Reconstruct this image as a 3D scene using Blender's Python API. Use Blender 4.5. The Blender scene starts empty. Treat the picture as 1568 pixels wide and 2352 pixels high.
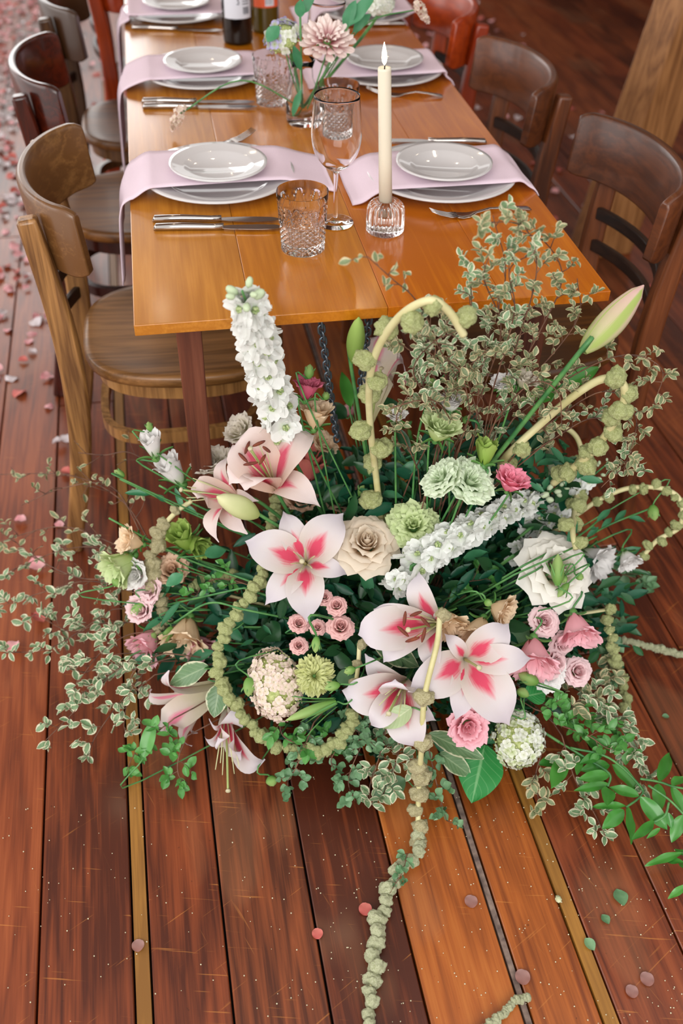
import bpy, math, random
import numpy as np
from mathutils import Vector, Matrix, Quaternion, noise as mnoise
random.seed(7)
PI = math.pi
sc = bpy.context.scene
COL = sc.collection

# ------------------------------------------------------------------ camera
F_PX = 2253.0
PITCH, ROLL, YAW = math.radians(41.44), math.radians(-1.345), math.radians(-10.767)
_f = np.array([0, math.cos(PITCH), -math.sin(PITCH)]); _d = np.array([0, -math.sin(PITCH), -math.cos(PITCH)]); _r = np.array([1., 0, 0])
_r2 = _r*math.cos(ROLL) + _d*math.sin(ROLL); _d2 = -_r*math.sin(ROLL) + _d*math.cos(ROLL)
_c, _s = math.cos(YAW), math.sin(YAW)
_M = np.array([[_c, -_s, 0], [_s, _c, 0], [0, 0, 1.]])
RT, DN, FW = (Vector(_M@v) for v in (_r2, _d2, _f))
EYE = Vector((0, 0, 1.5))
cam_d = bpy.data.cameras.new('camera'); cam = bpy.data.objects.new('camera', cam_d); COL.objects.link(cam)
cam.matrix_world = Matrix(((RT.x, -DN.x, -FW.x, EYE.x), (RT.y, -DN.y, -FW.y, EYE.y), (RT.z, -DN.z, -FW.z, EYE.z), (0, 0, 0, 1)))
cam_d.sensor_fit = 'VERTICAL'; cam_d.sensor_height = 36; cam_d.sensor_width = 24; cam_d.lens = F_PX/2352*36
cam_d.clip_start = .05
cam_d.dof.use_dof = True; cam_d.dof.focus_distance = 1.55; cam_d.dof.aperture_fstop = 2.8
sc.camera = cam

# ------------------------------------------------------------------ light
sc.view_settings.view_transform = 'Standard'; sc.view_settings.look = 'None'
sc.view_settings.gamma = 1.0; sc.view_settings.use_curve_mapping = False
sc.view_settings.exposure = 0.15
world = bpy.data.worlds.new('world'); sc.world = world; world.use_nodes = True
wb = world.node_tree.nodes['Background']; wb.inputs[0].default_value = (1.0, 0.98, 0.96, 1); wb.inputs[1].default_value = 1.1

def area(name, loc, target, sx, sy, power, color):
    l = bpy.data.lights.new(name, 'AREA'); l.shape = 'RECTANGLE'; l.size = sx; l.size_y = sy; l.energy = power; l.color = color
    o = bpy.data.objects.new(name, l); COL.objects.link(o); o.location = loc
    o.rotation_euler = (Vector(target)-Vector(loc)).to_track_quat('-Z', 'Y').to_euler()
    return o
area('window_light_left', (-3.6, 2.6, 2.0), (0, 2.2, .6), 4.5, 1.8, 60, (1.0, 0.98, 0.96))
area('window_light_behind', (-.9, -2.3, 2.6), (.4, 1.4, .3), 3.4, 1.8, 110, (1.0, 0.97, 0.94))
area('window_light_far', (-1.5, 7.2, 2.1), (0, 1.5, .6), 3.0, 1.6, 50, (1, 0.98, 0.96))
def bulb(x, y, z, w):
    l = bpy.data.lights.new('festoon_bulb', 'POINT'); l.energy = w; l.color = (1, .78, .5); l.shadow_soft_size = .03
    o = bpy.data.objects.new('festoon_bulb', l); COL.objects.link(o); o.location = (x, y, z)
for (x, y, z) in ((-.5, 2.6, 2.5), (.3, 3.3, 2.55), (1.1, 2.9, 2.5), (.9, 4.4, 2.6), (-.1, 4.6, 2.6), (.4, 1.9, 2.6), (1.6, 3.9, 2.5)):
    bulb(x, y, z, 2.2)

# ------------------------------------------------------------------ pixel -> place helpers
def ray(px, py): return RT*((px-784)/F_PX) + DN*((py-1176)/F_PX) + FW
def atz(px, py, z): v = ray(px, py); return EYE + v*((z-1.5)/v.z)
def aty(px, py, y): v = ray(px, py); return EYE + v*(y/v.y)
def atd(px, py, d): return EYE + ray(px, py)*d
def depth(p): return (Vector(p)-EYE).dot(FW)
MC = Vector((.36, 1.19, .06)); MR = Vector((.40, .26, .31))
def S(px, py, lift=0.0):
    """where the sight line meets the mound of the arrangement (or passes nearest to it)"""
    k = 1+lift; v = ray(px, py); o = EYE-MC
    V = Vector((v.x/MR.x, v.y/MR.y, v.z/MR.z)); O = Vector((o.x/MR.x, o.y/MR.y, o.z/MR.z))
    a, b, c = V.dot(V), V.dot(O), O.dot(O)-k*k
    q = b*b-a*c
    t = (-b-math.sqrt(q))/a if q > 0 else -b/a
    p = EYE+v*t
    if p.z < .03: p = atz(px, py, .03)
    return p
def face(fx, fy, fz): return (RT*fx - DN*fy - FW*fz).normalized()
HUB = Vector((.36, 1.24, .03))

# ------------------------------------------------------------------ colour + materials
def lin(h):
    if isinstance(h, str): h = [int(h[i:i+2], 16) for i in (0, 2, 4)]
    o = []
    for v in h:
        v /= 255.; o.append(v/12.92 if v <= .04045 else ((v+.055)/1.055)**2.4)
    return (*o, 1)
class NT:
    def __init__(s, name):
        s.m = bpy.data.materials.new(name); s.m.use_nodes = True; s.t = s.m.node_tree; s.b = s.t.nodes['Principled BSDF']; s.o = s.t.nodes['Material Output']
    def n(s, typ, **kw):
        nd = s.t.nodes.new(typ)
        for k, v in kw.items(): setattr(nd, k, v)
        return nd
    def l(s, a, b): s.t.links.new(a, b)
    def setb(s, **kw):
        for k, v in kw.items(): s.b.inputs[k.replace('_', ' ')].default_value = v
    def put(s, inp, v):
        if hasattr(v, 'is_linked'): s.l(v, inp)
        else: inp.default_value = v
    def math(s, op, a, b=0.0, c=0.0, clamp=False):
        nd = s.n('ShaderNodeMath', operation=op, use_clamp=clamp)
        for i, v in enumerate((a, b, c)): s.put(nd.inputs[i], v)
        return nd.outputs[0]
    def mix(s, f, a, b, mode='MIX'):
        nd = s.n('ShaderNodeMix', data_type='RGBA', blend_type=mode); s.put(nd.inputs[0], f); s.put(nd.inputs[6], a); s.put(nd.inputs[7], b)
        return nd.outputs[2]
    def ramp(s, f, stops):
        nd = s.n('ShaderNodeValToRGB'); e = nd.color_ramp.elements
        while len(e) < len(stops): e.new(.5)
        for i, (p, c) in enumerate(stops): e[i].position = p; e[i].color = c
        s.put(nd.inputs[0], f); return nd.outputs[0]
    def rng(s, f, a, b, c=0., d=1.):
        nd = s.n('ShaderNodeMapRange'); s.put(nd.inputs[0], f)
        for i, v in enumerate((a, b, c, d)): nd.inputs[i+1].default_value = v
        return nd.outputs[0]
    def noise(s, vec, scale, detail=4, rough=.55, out=0):
        nd = s.n('ShaderNodeTexNoise'); nd.inputs['Scale'].default_value = scale; nd.inputs['Detail'].default_value = detail; nd.inputs['Roughness'].default_value = rough
        if vec is not None: s.l(vec, nd.inputs['Vector'])
        return nd.outputs[out]
    def mapping(s, vec, scale, loc=None):
        nd = s.n('ShaderNodeMapping'); s.l(vec, nd.inputs[0]); nd.inputs['Scale'].default_value = scale
        if loc is not None: s.put(nd.inputs['Location'], loc)
        return nd.outputs[0]
    def bump(s, h, strength, dist):
        nd = s.n('ShaderNodeBump'); nd.inputs['Strength'].default_value = strength; nd.inputs['Distance'].default_value = dist
        s.l(h, nd.inputs['Height']); s.l(nd.outputs[0], s.b.inputs['Normal'])
    def uv(s):
        nd = s.n('ShaderNodeSeparateXYZ'); s.l(s.n('ShaderNodeTexCoord').outputs['UV'], nd.inputs[0]); return nd.outputs[0], nd.outputs[1]
    def objc(s): return s.n('ShaderNodeTexCoord').outputs['Object']
    def rand(s): return s.n('ShaderNodeObjectInfo').outputs['Random']
    def translucent(s, col, fac):
        tr = s.n('ShaderNodeBsdfTranslucent'); s.put(tr.inputs[0], col); mx = s.n('ShaderNodeMixShader'); mx.inputs[0].default_value = fac
        s.l(s.b.outputs[0], mx.inputs[1]); s.l(tr.outputs[0], mx.inputs[2]); s.l(mx.outputs[0], s.o.inputs[0])

def plain(name, col, rough=.5, spec=.5, **kw):
    t = NT(name); t.setb(Base_Color=lin(col), Roughness=rough); t.b.inputs['Specular IOR Level'].default_value = spec
    for k, v in kw.items(): t.b.inputs[k.replace('_', ' ')].default_value = v
    return t.m
def speckle(name, c1, c2, scale, rough=.7, bump=.0, bs=None, transl=0):
    t = NT(name); o = t.objc(); n = t.noise(o, scale, 5)
    col = t.mix(t.rng(n, .35, .65), lin(c1), lin(c2)); t.l(col, t.b.inputs[0]); t.setb(Roughness=rough)
    if bump: t.bump(t.noise(o, bs or scale, 4), bump, .002 if (bs or scale) > 40 else .012)
    if transl: t.translucent(col, transl)
    return t.m
def wood(name, c_dark, c_mid, c_light, axis=1, rough=.35, coat=.3, grain=1.0, tint=.25, wear=False):
    """grain runs along the given local axis"""
    t = NT(name); o = t.objc(); sc3 = [14., 14., 14.]; sc3[axis] = .9
    r = t.rand(); off = t.n('ShaderNodeCombineXYZ'); 
    for i in range(3): t.l(t.math('MULTIPLY', r, 37.+11*i), off.inputs[i])
    v = t.mapping(o, sc3, off.outputs[0])
    warp = t.noise(v, 1.1, 3)
    rings = t.math('FRACT', t.math('MULTIPLY', warp, 7.0))
    rings = t.math('ABSOLUTE', t.math('SUBTRACT', rings, .5))
    sf = [260., 260., 260.]; sf[axis] = 7.
    fine = t.noise(t.mapping(o, sf, off.outputs[0]), 1.0, 3, .6)
    big = t.noise(t.mapping(o, [2.5, 2.5, 2.5], off.outputs[0]), 1.0, 2)
    k = t.math('ADD', t.math('MULTIPLY', rings, .55*grain), t.math('MULTIPLY', fine, .55*grain)); k = t.math('ADD', k, t.math('MULTIPLY', t.math('SUBTRACT', big, .5), .7))
    k = t.math('ADD', k, t.math('MULTIPLY', t.math('SUBTRACT', r, .5), tint))
    col = t.ramp(k, [(.18, lin(c_dark)), (.48, lin(c_mid)), (.85, lin(c_light))])
    if wear:
        for ang, sx, sy, th, cc, amt in ((.25, 9., 210., .69, 'c8823f', .42), (-.5, 8., 240., .70, 'c07a3a', .36), (1.2, 7., 200., .715, 'b5743c', .32), (0, 120., 120., .74, '2a1006', .6), (0, 5., 2.5, .60, '9a6a4a', .22)):
            mp = t.n('ShaderNodeMapping'); t.l(o, mp.inputs[0]); mp.inputs['Rotation'].default_value = (0, 0, ang); t.l(off.outputs[0], mp.inputs['Location'])
            mp2 = t.mapping(mp.outputs[0], (sx, sy, 1.)); nz = t.noise(mp2, 1.0, 2, .5)
            col = t.mix(t.math('MULTIPLY', t.rng(nz, th, th+.06), amt), col, lin(cc))
    t.l(col, t.b.inputs[0]); t.setb(Roughness=rough, Coat_Weight=coat, Coat_Roughness=.12); t.bump(fine, .08, .001)
    return t.m
def petal_mat(name, c_base, c_edge, streak=None, band=(.12, .3, .55, .75), swidth=.3, transl=.28, rough=.55, vmid=.45, jitter=.1):
    t = NT(name); u, v = t.uv(); au = t.math('ABSOLUTE', t.math('SUBTRACT', t.math('MULTIPLY', u, 2.), 1.))
    n = t.noise(t.objc(), 60, 3)
    vv = t.math('ADD', v, t.math('MULTIPLY', t.math('SUBTRACT', n, .5), jitter*2))
    col = t.mix(t.rng(vv, 0., vmid*2), lin(c_base), lin(c_edge))
    if streak:
        tc = t.n('ShaderNodeTexCoord').outputs['UV']
        ln = t.noise(t.mapping(tc, (26., 2.2, 1.)), 1.0, 2)
        up = t.rng(v, band[0], band[1]); dnn = t.rng(v, band[2], band[3], 1., 0.)
        w = t.math('MULTIPLY', t.math('MULTIPLY', up, dnn), t.math('ADD', .55, ln))
        side = t.math('SUBTRACT', 1.0, t.math('DIVIDE', au, t.math('MULTIPLY_ADD', w, swidth*2.1, .02)), clamp=True)
        m = t.math('MULTIPLY', t.math('MULTIPLY', side, w), 1.75, clamp=True)
        col = t.mix(t.math('MULTIPLY', t.rng(t.math('MULTIPLY', up, dnn), 0., 1., 0., .38), t.rng(au, .8, .1)), col, lin(streak[1]))
        col = t.mix(m, col, lin(streak[0]))
    t.l(col, t.b.inputs[0]); t.setb(Roughness=rough); t.b.inputs['Specular IOR Level'].default_value = .3
    tcu = t.n('ShaderNodeTexCoord').outputs['UV']
    t.bump(t.noise(t.mapping(tcu, (34., 3., 1.)), 1., 2), .12, .002)
    t.translucent(col, transl)
    return t.m
def leaf_mat(name, c1, c2, margin=None, mstart=.6, rough=.4, vein=None, transl=.2, coat=0., ns=3.):
    t = NT(name); u, v = t.uv(); au = t.math('ABSOLUTE', t.math('SUBTRACT', t.math('MULTIPLY', u, 2.), 1.)); r = t.rand()
    n = t.noise(t.objc(), ns, 3)
    col = t.mix(t.math('ADD', t.math('MULTIPLY', n, .6), t.math('MULTIPLY', r, .5), clamp=True), lin(c1), lin(c2))
    if vein:
        q = t.math('ABSOLUTE', t.math('SUBTRACT', t.math('FRACT', t.math('SUBTRACT', t.math('MULTIPLY', v, 7.), t.math('MULTIPLY', au, 2.2))), .5))
        col = t.mix(t.math('MULTIPLY', t.rng(q, .08, .0), .35), col, lin(vein))
        col = t.mix(t.math('MULTIPLY', t.rng(au, .09, .03), .6), col, lin(vein))
        t.bump(q, .25, .002)
    if margin:
        e = t.math('MAXIMUM', au, t.rng(v, .80, 1.0)); e = t.math('ADD', e, t.math('MULTIPLY', t.math('SUBTRACT', t.noise(t.objc(), ns*1.8, 3), .5), .55))
        col = t.mix(t.rng(e, mstart-.04, mstart+.08), col, lin(margin))
    t.l(col, t.b.inputs[0]); t.setb(Roughness=rough, Coat_Weight=coat, Coat_Roughness=.2); t.translucent(col, transl)
    return t.m
def glass(name, col=(1, 1, 1, 1), rough=0., ior=1.45):
    t = NT(name); t.setb(Base_Color=col, Roughness=rough, Transmission_Weight=1.0, IOR=ior); return t.m

# ------------------------------------------------------------------ mesh helpers
class MB:
    def __init__(s): s.v = []; s.f = []; s.uv = []; s.mi = []; s.k = 0
    def add(s, vs, fs, uvs=None):
        b = len(s.v); s.v += [tuple(p) for p in vs]; s.f += [tuple(b+i for i in q) for q in fs]
        s.uv += list(uvs) if uvs else [(.5, .5)]*len(vs); s.mi += [s.k]*len(fs)
    def box(s, c, size, M=None):
        hx, hy, hz = (q/2 for q in size); c = Vector(c)
        vs = [Vector((x, y, z)) for z in (-hz, hz) for y in (-hy, hy) for x in (-hx, hx)]
        vs = [((M@p) if M else p)+c for p in vs]
        s.add(vs, [(0, 2, 3, 1), (4, 5, 7, 6), (0, 1, 5, 4), (2, 6, 7, 3), (0, 4, 6, 2), (1, 3, 7, 5)])
    def grid(s, P, UV=None, close=False):
        """P[i][j] points; close joins j ends"""
        n, m = len(P), len(P[0]); vs = [p for r in P for p in r]; fs = []
        for i in range(n-1):
            for j in range(m if close else m-1):
                k = (j+1) % m; fs.append((i*m+j, i*m+k, (i+1)*m+k, (i+1)*m+j))
        s.add(vs, fs, UV or [(j/max(1, m-1), i/max(1, n-1)) for i in range(n) for j in range(m)])
    def tube(s, path, rad, n=8, cap=True):
        path = [Vector(p) for p in path]; R = rad if isinstance(rad, (list, tuple)) else [rad]*len(path)
        ref = None; rows = []
        for i, p in enumerate(path):
            t = (path[min(i+1, len(path)-1)]-path[max(i-1, 0)])
            t = t.normalized() if t.length > 1e-9 else Vector((0, 0, 1))
            if ref is None: ref = t.orthogonal().normalized()
            ref = (ref-t*ref.dot(t)); ref = ref.normalized() if ref.length > 1e-6 else t.orthogonal().normalized(); b = t.cross(ref)
            rows.append([p+(ref*math.cos(2*PI*k/n)+b*math.sin(2*PI*k/n))*R[i] for k in range(n)])
        s.grid(rows, close=True)
        if cap:
            b0 = len(s.v)-len(path)*n
            s.f += [tuple(b0+k for k in reversed(range(n))), tuple(b0+(len(path)-1)*n+k for k in range(n))]; s.mi += [s.k, s.k]
    def lathe(s, prof, n=32, fn=None):
        rows = []
        for (r, z) in prof:
            rows.append([Vector(((r+(fn(2*PI*k/n, r, z) if fn else 0))*math.cos(2*PI*k/n), (r+(fn(2*PI*k/n, r, z) if fn else 0))*math.sin(2*PI*k/n), z)) for k in range(n)])
        s.grid(rows, close=True)
    def strip(s, path, secs):
        """sweep: secs[i] = closed list of points at station i"""
        s.grid(secs, close=True); m = len(secs[0]); b0 = len(s.v)-len(secs)*m
        s.f += [tuple(b0+k for k in reversed(range(m))), tuple(b0+(len(secs)-1)*m+k for k in range(m))]; s.mi += [s.k, s.k]
    def mesh(s, name, mats, smooth=True):
        me = bpy.data.meshes.new(name); me.from_pydata(s.v, [], s.f)
        for m in (mats if isinstance(mats, (list, tuple)) else [mats]): me.materials.append(m)
        if s.uv:
            ul = me.uv_layers.new(name='uv'); li = np.empty(len(me.loops), dtype=np.int32); me.loops.foreach_get('vertex_index', li)
            ul.data.foreach_set('uv', np.array(s.uv, dtype=np.float32)[li].ravel())
        if smooth is True: me.polygons.foreach_set('use_smooth', [True]*len(me.polygons))
        if any(s.mi): me.polygons.foreach_set('material_index', s.mi)
        me.update()
        if smooth == 'auto':
            me.polygons.foreach_set('use_smooth', [True]*len(me.polygons)); me.set_sharp_from_angle(angle=.7)
        return me
    def build(s, name, mats, parent=None, smooth=True, bevel=0, M=None):
        me = s.mesh(name, mats, smooth); o = put(name, me, parent, M)
        if bevel:
            b = o.modifiers.new('bevel', 'BEVEL'); b.width = bevel; b.segments = 2; b.limit_method = 'ANGLE'; b.angle_limit = .6
        return o
def put(name, me, parent=None, M=None):
    o = bpy.data.objects.new(name, me); COL.objects.link(o)
    if parent: o.parent = parent
    if M is not None: o.matrix_basis = M
    return o
def tag(o, label, cat, group=None, kind=None):
    o['label'] = label; o['category'] = cat
    if group: o['group'] = group
    if kind: o['kind'] = kind
    return o
def thing(name, label, cat, loc=(0, 0, 0), M=None, group=None):
    o = bpy.data.objects.new(name, None); COL.objects.link(o); o.empty_display_size = .02
    o.matrix_basis = M if M is not None else Matrix.Translation(loc)
    return tag(o, label, cat, group)
def struct(o): o['kind'] = 'structure'; return o
def copy_tree(o, M, label, group=None, kids=None):
    r = o.copy(); COL.objects.link(r); r.matrix_basis = M; r['label'] = label
    if group: r['group'] = group
    for ch in list(o.children):
        c = ch.copy(); COL.objects.link(c); c.parent = r
        for g in list(ch.children):
            d = g.copy(); COL.objects.link(d); d.parent = c
    return r
def frame(z, roll=0., loc=(0, 0, 0)):
    z = Vector(z).normalized(); up = Vector((0, 0, 1)) if abs(z.z) < .95 else Vector((0, 1, 0))
    x = up.cross(z).normalized(); y = z.cross(x); M = Matrix((x, y, z)).transposed().to_4x4()
    return Matrix.Translation(loc)@M@Matrix.Rotation(roll, 4, 'Z')
def crom(pts, n=8):
    pts = [Vector(p) for p in pts]
    if len(pts) < 3: return [pts[0].lerp(pts[-1], i/n) for i in range(n+1)]
    P = [pts[0]*2-pts[1]]+pts+[pts[-1]*2-pts[-2]]; out = []
    for i in range(1, len(P)-2):
        a, b, c, d = P[i-1:i+3]
        for k in range(n):
            t = k/n; out.append(.5*((2*b)+(c-a)*t+(2*a-5*b+4*c-d)*t*t+(3*b-a-3*c+d)*t*t*t))
    out.append(pts[-1]); return out
def bez(a, b, c, t): return a*(1-t)**2+b*2*t*(1-t)+c*t*t
def rnd(a, b): return random.uniform(a, b)
def ico(sub):
    import bmesh
    bm = bmesh.new(); bmesh.ops.create_icosphere(bm, subdivisions=sub, radius=1.)
    v = [x.co.copy() for x in bm.verts]; f = [tuple(x.index for x in q.verts) for q in bm.faces]; bm.free(); return v, f
ICO = {k: ico(k) for k in (1, 2, 3, 4)}
def blob(mb, c, r, sub=2, fn=None, M=None):
    vs, fs = ICO[sub]; c = Vector(c); r = Vector(r) if hasattr(r, '__len__') else Vector((r, r, r)); out = []
    for p in vs:
        k = fn(p) if fn else 1.; q = Vector((p.x*r.x, p.y*r.y, p.z*r.z))*k
        out.append((M@q if M else q)+c)
    mb.add(out, fs)

# ------------------------------------------------------------------ materials in use
M_FLOORS = [wood('floor_red', '481c0c', '7c3a1c', 'a2562e', 1, .40, .12, .9, .3, True),
            wood('floor_brown', '4a200e', '804020', 'a86034', 1, .40, .12, 1., .3, True),
            wood('floor_orange', '70340f', 'a0551f', 'bc7232', 1, .40, .12, .9, .25, True)]
M_OCHRE = wood('floor_ochre', '7c521e', 'a4722e', 'ba8a48', 1, .5, .05, .8, .2)
M_FILLER = speckle('grey_filler', '554640', '8a766a', 60, .8)
M_TABLE = [wood('table_pale', 'a8681c', 'c07e2c', 'd09844', 1, .22, .2, .75, .2),
           wood('table_honey', 'a8620e', 'c0761a', 'd08a2c', 1, .22, .2, .7, .2),
           wood('table_amber', 'b05c08', 'c8720e', 'd48420', 1, .22, .2, .7, .2)]
M_LEGW = wood('table_leg_wood', '3d180d', '5e2f1c', '7a4630', 2, .45, .1)
M_CH = {'oak': wood('chair_oak', '654222', 'a47644', 'bd9560', 2, .35, .2, .8),
        'mahogany': wood('chair_mahogany', '2a0c06', '5a1d0a', '80380f', 2, .25, .25, .5),
        'walnut': wood('chair_walnut', '3a2210', '664422', '86603a', 2, .35, .2, .7),
        'cherry': wood('chair_cherry', '8a2c08', 'c04a14', 'd0602a', 2, .3, .3, .5),
        'brown': wood('chair_brown', '42200e', '6e3a1a', '8a5230', 2, .4, .15, .8)}
M_CHR = {'oak': wood('rail_oak', '654222', 'a47644', 'bd9560', 1, .35, .2, .45),
        'mahogany': wood('rail_mahogany', '2a0c06', '5a1d0a', '80380f', 1, .25, .25, .45),
        'walnut': wood('rail_walnut', '3a2210', '664422', '86603a', 1, .35, .2, .45),
        'cherry': wood('rail_cherry', '8a2c08', 'c04a14', 'd0602a', 1, .3, .3, .45),
        'brown': wood('rail_brown', '42200e', '6e3a1a', '8a5230', 1, .4, .15, .45)}
M_SEAT = wood('seat_wood', '68441f', 'a07040', 'b88c58', 0, .4, .15, .7)
M_SEAT2 = wood('seat_dark', '4a2a0c', '7c4e1e', 'a07236', 0, .4, .08, .7)
M_DARKSLAT = wood('slat_dark', '140a05', '2a160b', '3a2112', 1, .5, .1)
M_PILLAR = wood('pillar_wood', '6a3f18', '9a683a', 'b07f4e', 2, .55, .05)
M_WALL = wood('wall_boards', '2c1208', '4a2412', '633420', 2, .5, .1)
M_CHINA = plain('white_china', 'cfcccc', .08, .5, Coat_Weight=.4)
M_LINEN = speckle('pink_linen', 'f2dde8', 'ead4e2', 900, .85, .15, 1400, .12)
M_SILVER = plain('polished_steel', 'b8b2ae', .14, .5, Metallic=1.0)
M_GLASS = glass('clear_glass', (1, .99, .985, 1), 0., 1.25); M_CUT = glass('cut_glass', (1, .98, .97, 1), .0, 1.36)
M_WAX = plain('ivory_wax', 'd9d0bc', .5, .4, Subsurface_Weight=.25, Subsurface_Radius=(.01, .008, .006))
M_WICK = plain('wick', '201812', .9)
tf = NT('flame'); tf.setb(Base_Color=(1, .9, .7, 1), Emission_Color=(1, .86, .6, 1), Emission_Strength=5.); M_FLAME = tf.m
M_BOTTLE = plain('dark_bottle_glass', '07080a', .06, .6)
M_BOTTLE2 = plain('olive_bottle_glass', '4a3c10', .1, .6)
M_LABEL = plain('white_label', 'cfd0d8', .6); M_INK = plain('label_ink', '3a3a44', .7); M_ORANGE = plain('orange_label', 'd85a32', .6)
M_CHAIN = plain('grey_steel_chain', '6a7680', .38, .5, Metallic=.8)
M_POT = plain('dark_green_planter', '141a12', .6)
# flowers
M_LILY = petal_mat('lily_white_pink', 'd8ccb8', 'd9d1d9', ('e0506c', 'f2a6b6'), (.05, .24, .34, .66), .26, .28)
M_LILYP = petal_mat('lily_blush', 'e0c2ac', 'eadad8', ('e2607a', 'f0c0c8'), (.05, .22, .34, .68), .24, .28)
M_LILYB = petal_mat('lily_trumpet', 'c4bd8e', 'e6d8dc', ('e88ca4', 'eed0d8'), (.3, .5, .6, .85), .16, .25)
M_FILAMENT = plain('filament', 'b9b98a', .5); M_ANTHER = speckle('anther', '4a1712', '7a3a20', 40, .8); M_PISTIL = plain('pistil', '97a562', .45); M_STIGMA = plain('stigma', 'b5ad8c', .5)
M_STEM = speckle('green_stem', '2f6a38', '5a8f4c', 30, .5); M_STEMP = speckle('pale_stem', 'b8b07a', 'cfc99a', 20, .5, .1, 200); M_TWIG = speckle('brown_twig', '4a2f24', '7a5540', 40, .7)
M_SEPAL = leaf_mat('sepal', '3f7a3a', '74a656', rough=.5); M_BUD = petal_mat('green_bud', '5f8f3c', 'a8bf78', transl=.15, vmid=.6)
M_LBUD = petal_mat('lily_bud_pale', 'a9b86a', 'd8d8a8', transl=.15); M_LBUDP = petal_mat('lily_bud_pink', 'a9b670', 'dcb4ae', ('a9bb68', 'd9c9a4'), (.0, .1, .9, 1.), .22, .15); M_LBUDG = petal_mat('lily_bud_green', '7fa548', '9dbb62', transl=.15)
M_ROSE = {'cream': petal_mat('rose_cream', 'd9b68a', 'e4d6c2', transl=.3), 'white': petal_mat('rose_white', 'e8dcc0', 'f4f1e8', transl=.3),
          'pink': petal_mat('spray_pink', 'cf8a86', 'e6b8b4', transl=.25), 'blush': petal_mat('spray_blush', 'e2a2a8', 'f0d2d4', transl=.25),
          'green': petal_mat('lisi_green', 'abc46c', 'dfeabe', transl=.3, vmid=.7), 'lime': petal_mat('lisi_lime', '86a83e', 'b5ce74', transl=.3, vmid=.7), 'mint': petal_mat('lisi_mint', 'aac88a', 'e6f0d8', transl=.3, vmid=.55),
          'rosy': petal_mat('lisi_pink', 'f2a6b0', 'f8c2cc', transl=.3), 'hot': petal_mat('lisi_hot', 'b8395c', 'd8708a', transl=.25), 'coral': petal_mat('lisi_coral', 'c45c5c', 'dd8478', transl=.25), 'shock': petal_mat('lisi_shock', 'e8708a', 'f79ab0', transl=.25),
          'peach': petal_mat('lisi_peach', 'e6c698', 'f0d8b8', transl=.3), 'apricot': petal_mat('lisi_apricot', 'c49a74', 'e0bea2', transl=.3), 'snow': petal_mat('lisi_white', 'bcd29e', 'f0eeec', transl=.3, vmid=.22), 'ivory': petal_mat('lisi_ivory', 'd0cfa4', 'e6ddce', transl=.3),
          'celery': petal_mat('carnation_green', 'a8b060', 'd4d898', transl=.3)}
M_DELPH = petal_mat('delphinium_white', 'dce6d0', 'f0f2ee', transl=.3, vmid=.25); M_EYE = speckle('delph_eye', '6f8a4a', 'c3cc9a', 6, .6); M_DBUD = petal_mat('delph_bud', '9dbb76', 'dfe6d2', transl=.2)
M_HYDP = petal_mat('hydrangea_pink', 'dcd2b4', 'ecd6cf', transl=.25); M_HYDG = petal_mat('hydrangea_green', 'b9c88c', 'e4ead2', transl=.25); M_HYDW = petal_mat('hydrangea_white', 'd6dcc0', 'eef0ea', transl=.25); M_HYDB = speckle('hydrangea_bud', '8f9f52', 'c3c98c', 200, .6)
M_AMA = {'tan': speckle('amaranth_tan', 'b3a878', 'd8d0a8', 9, .9, .6, 16, .18), 'green': speckle('amaranth_green', 'a9b26c', 'cfd49c', 9, .9, .6, 16, .18), 'pale': speckle('amaranth_pale', 'b6bc8c', 'dedfbe', 9, .9, .6, 16, .18)}
M_VAR = leaf_mat('variegated_leaf', '557a50', '90ac84', 'dcd8ba', .62, .5); M_VARD = leaf_mat('variegated_leaf_dry', '606e48', '8a9870', 'c6b992', .60, .55)
M_VARL = leaf_mat('variegated_long_leaf', '4a6f48', '6d8d62', 'd0d2b0', .86, .35, '9fb48c', ns=5)
M_GREEN = leaf_mat('small_green_leaf', '3a7a34', '66a654', rough=.35); M_SAGE = leaf_mat('sage_leaf', '4c7850', '82aa7e', rough=.4)
M_GLOSS = leaf_mat('glossy_leaf', '2c7a2a', '58a043', rough=.3, coat=.25, ns=1.2, transl=.25); M_BROAD = leaf_mat('broad_veined_leaf', '1f7a38', '3c9a50', rough=.35, vein='8fc58a', coat=.1, ns=2)
M_DARK = leaf_mat('dark_leaf', '12351c', '336a3c', rough=.4, coat=.1); M_TEAL = leaf_mat('teal_leaf', '0f4430', '1f6244', rough=.45); M_LANCE = leaf_mat('lance_leaf', '2a6a44', '4f9468', rough=.4); M_PALE = leaf_mat('pale_leaf', 'a3b88a', 'b7c898', rough=.5, vein='d6dcb8')

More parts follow.
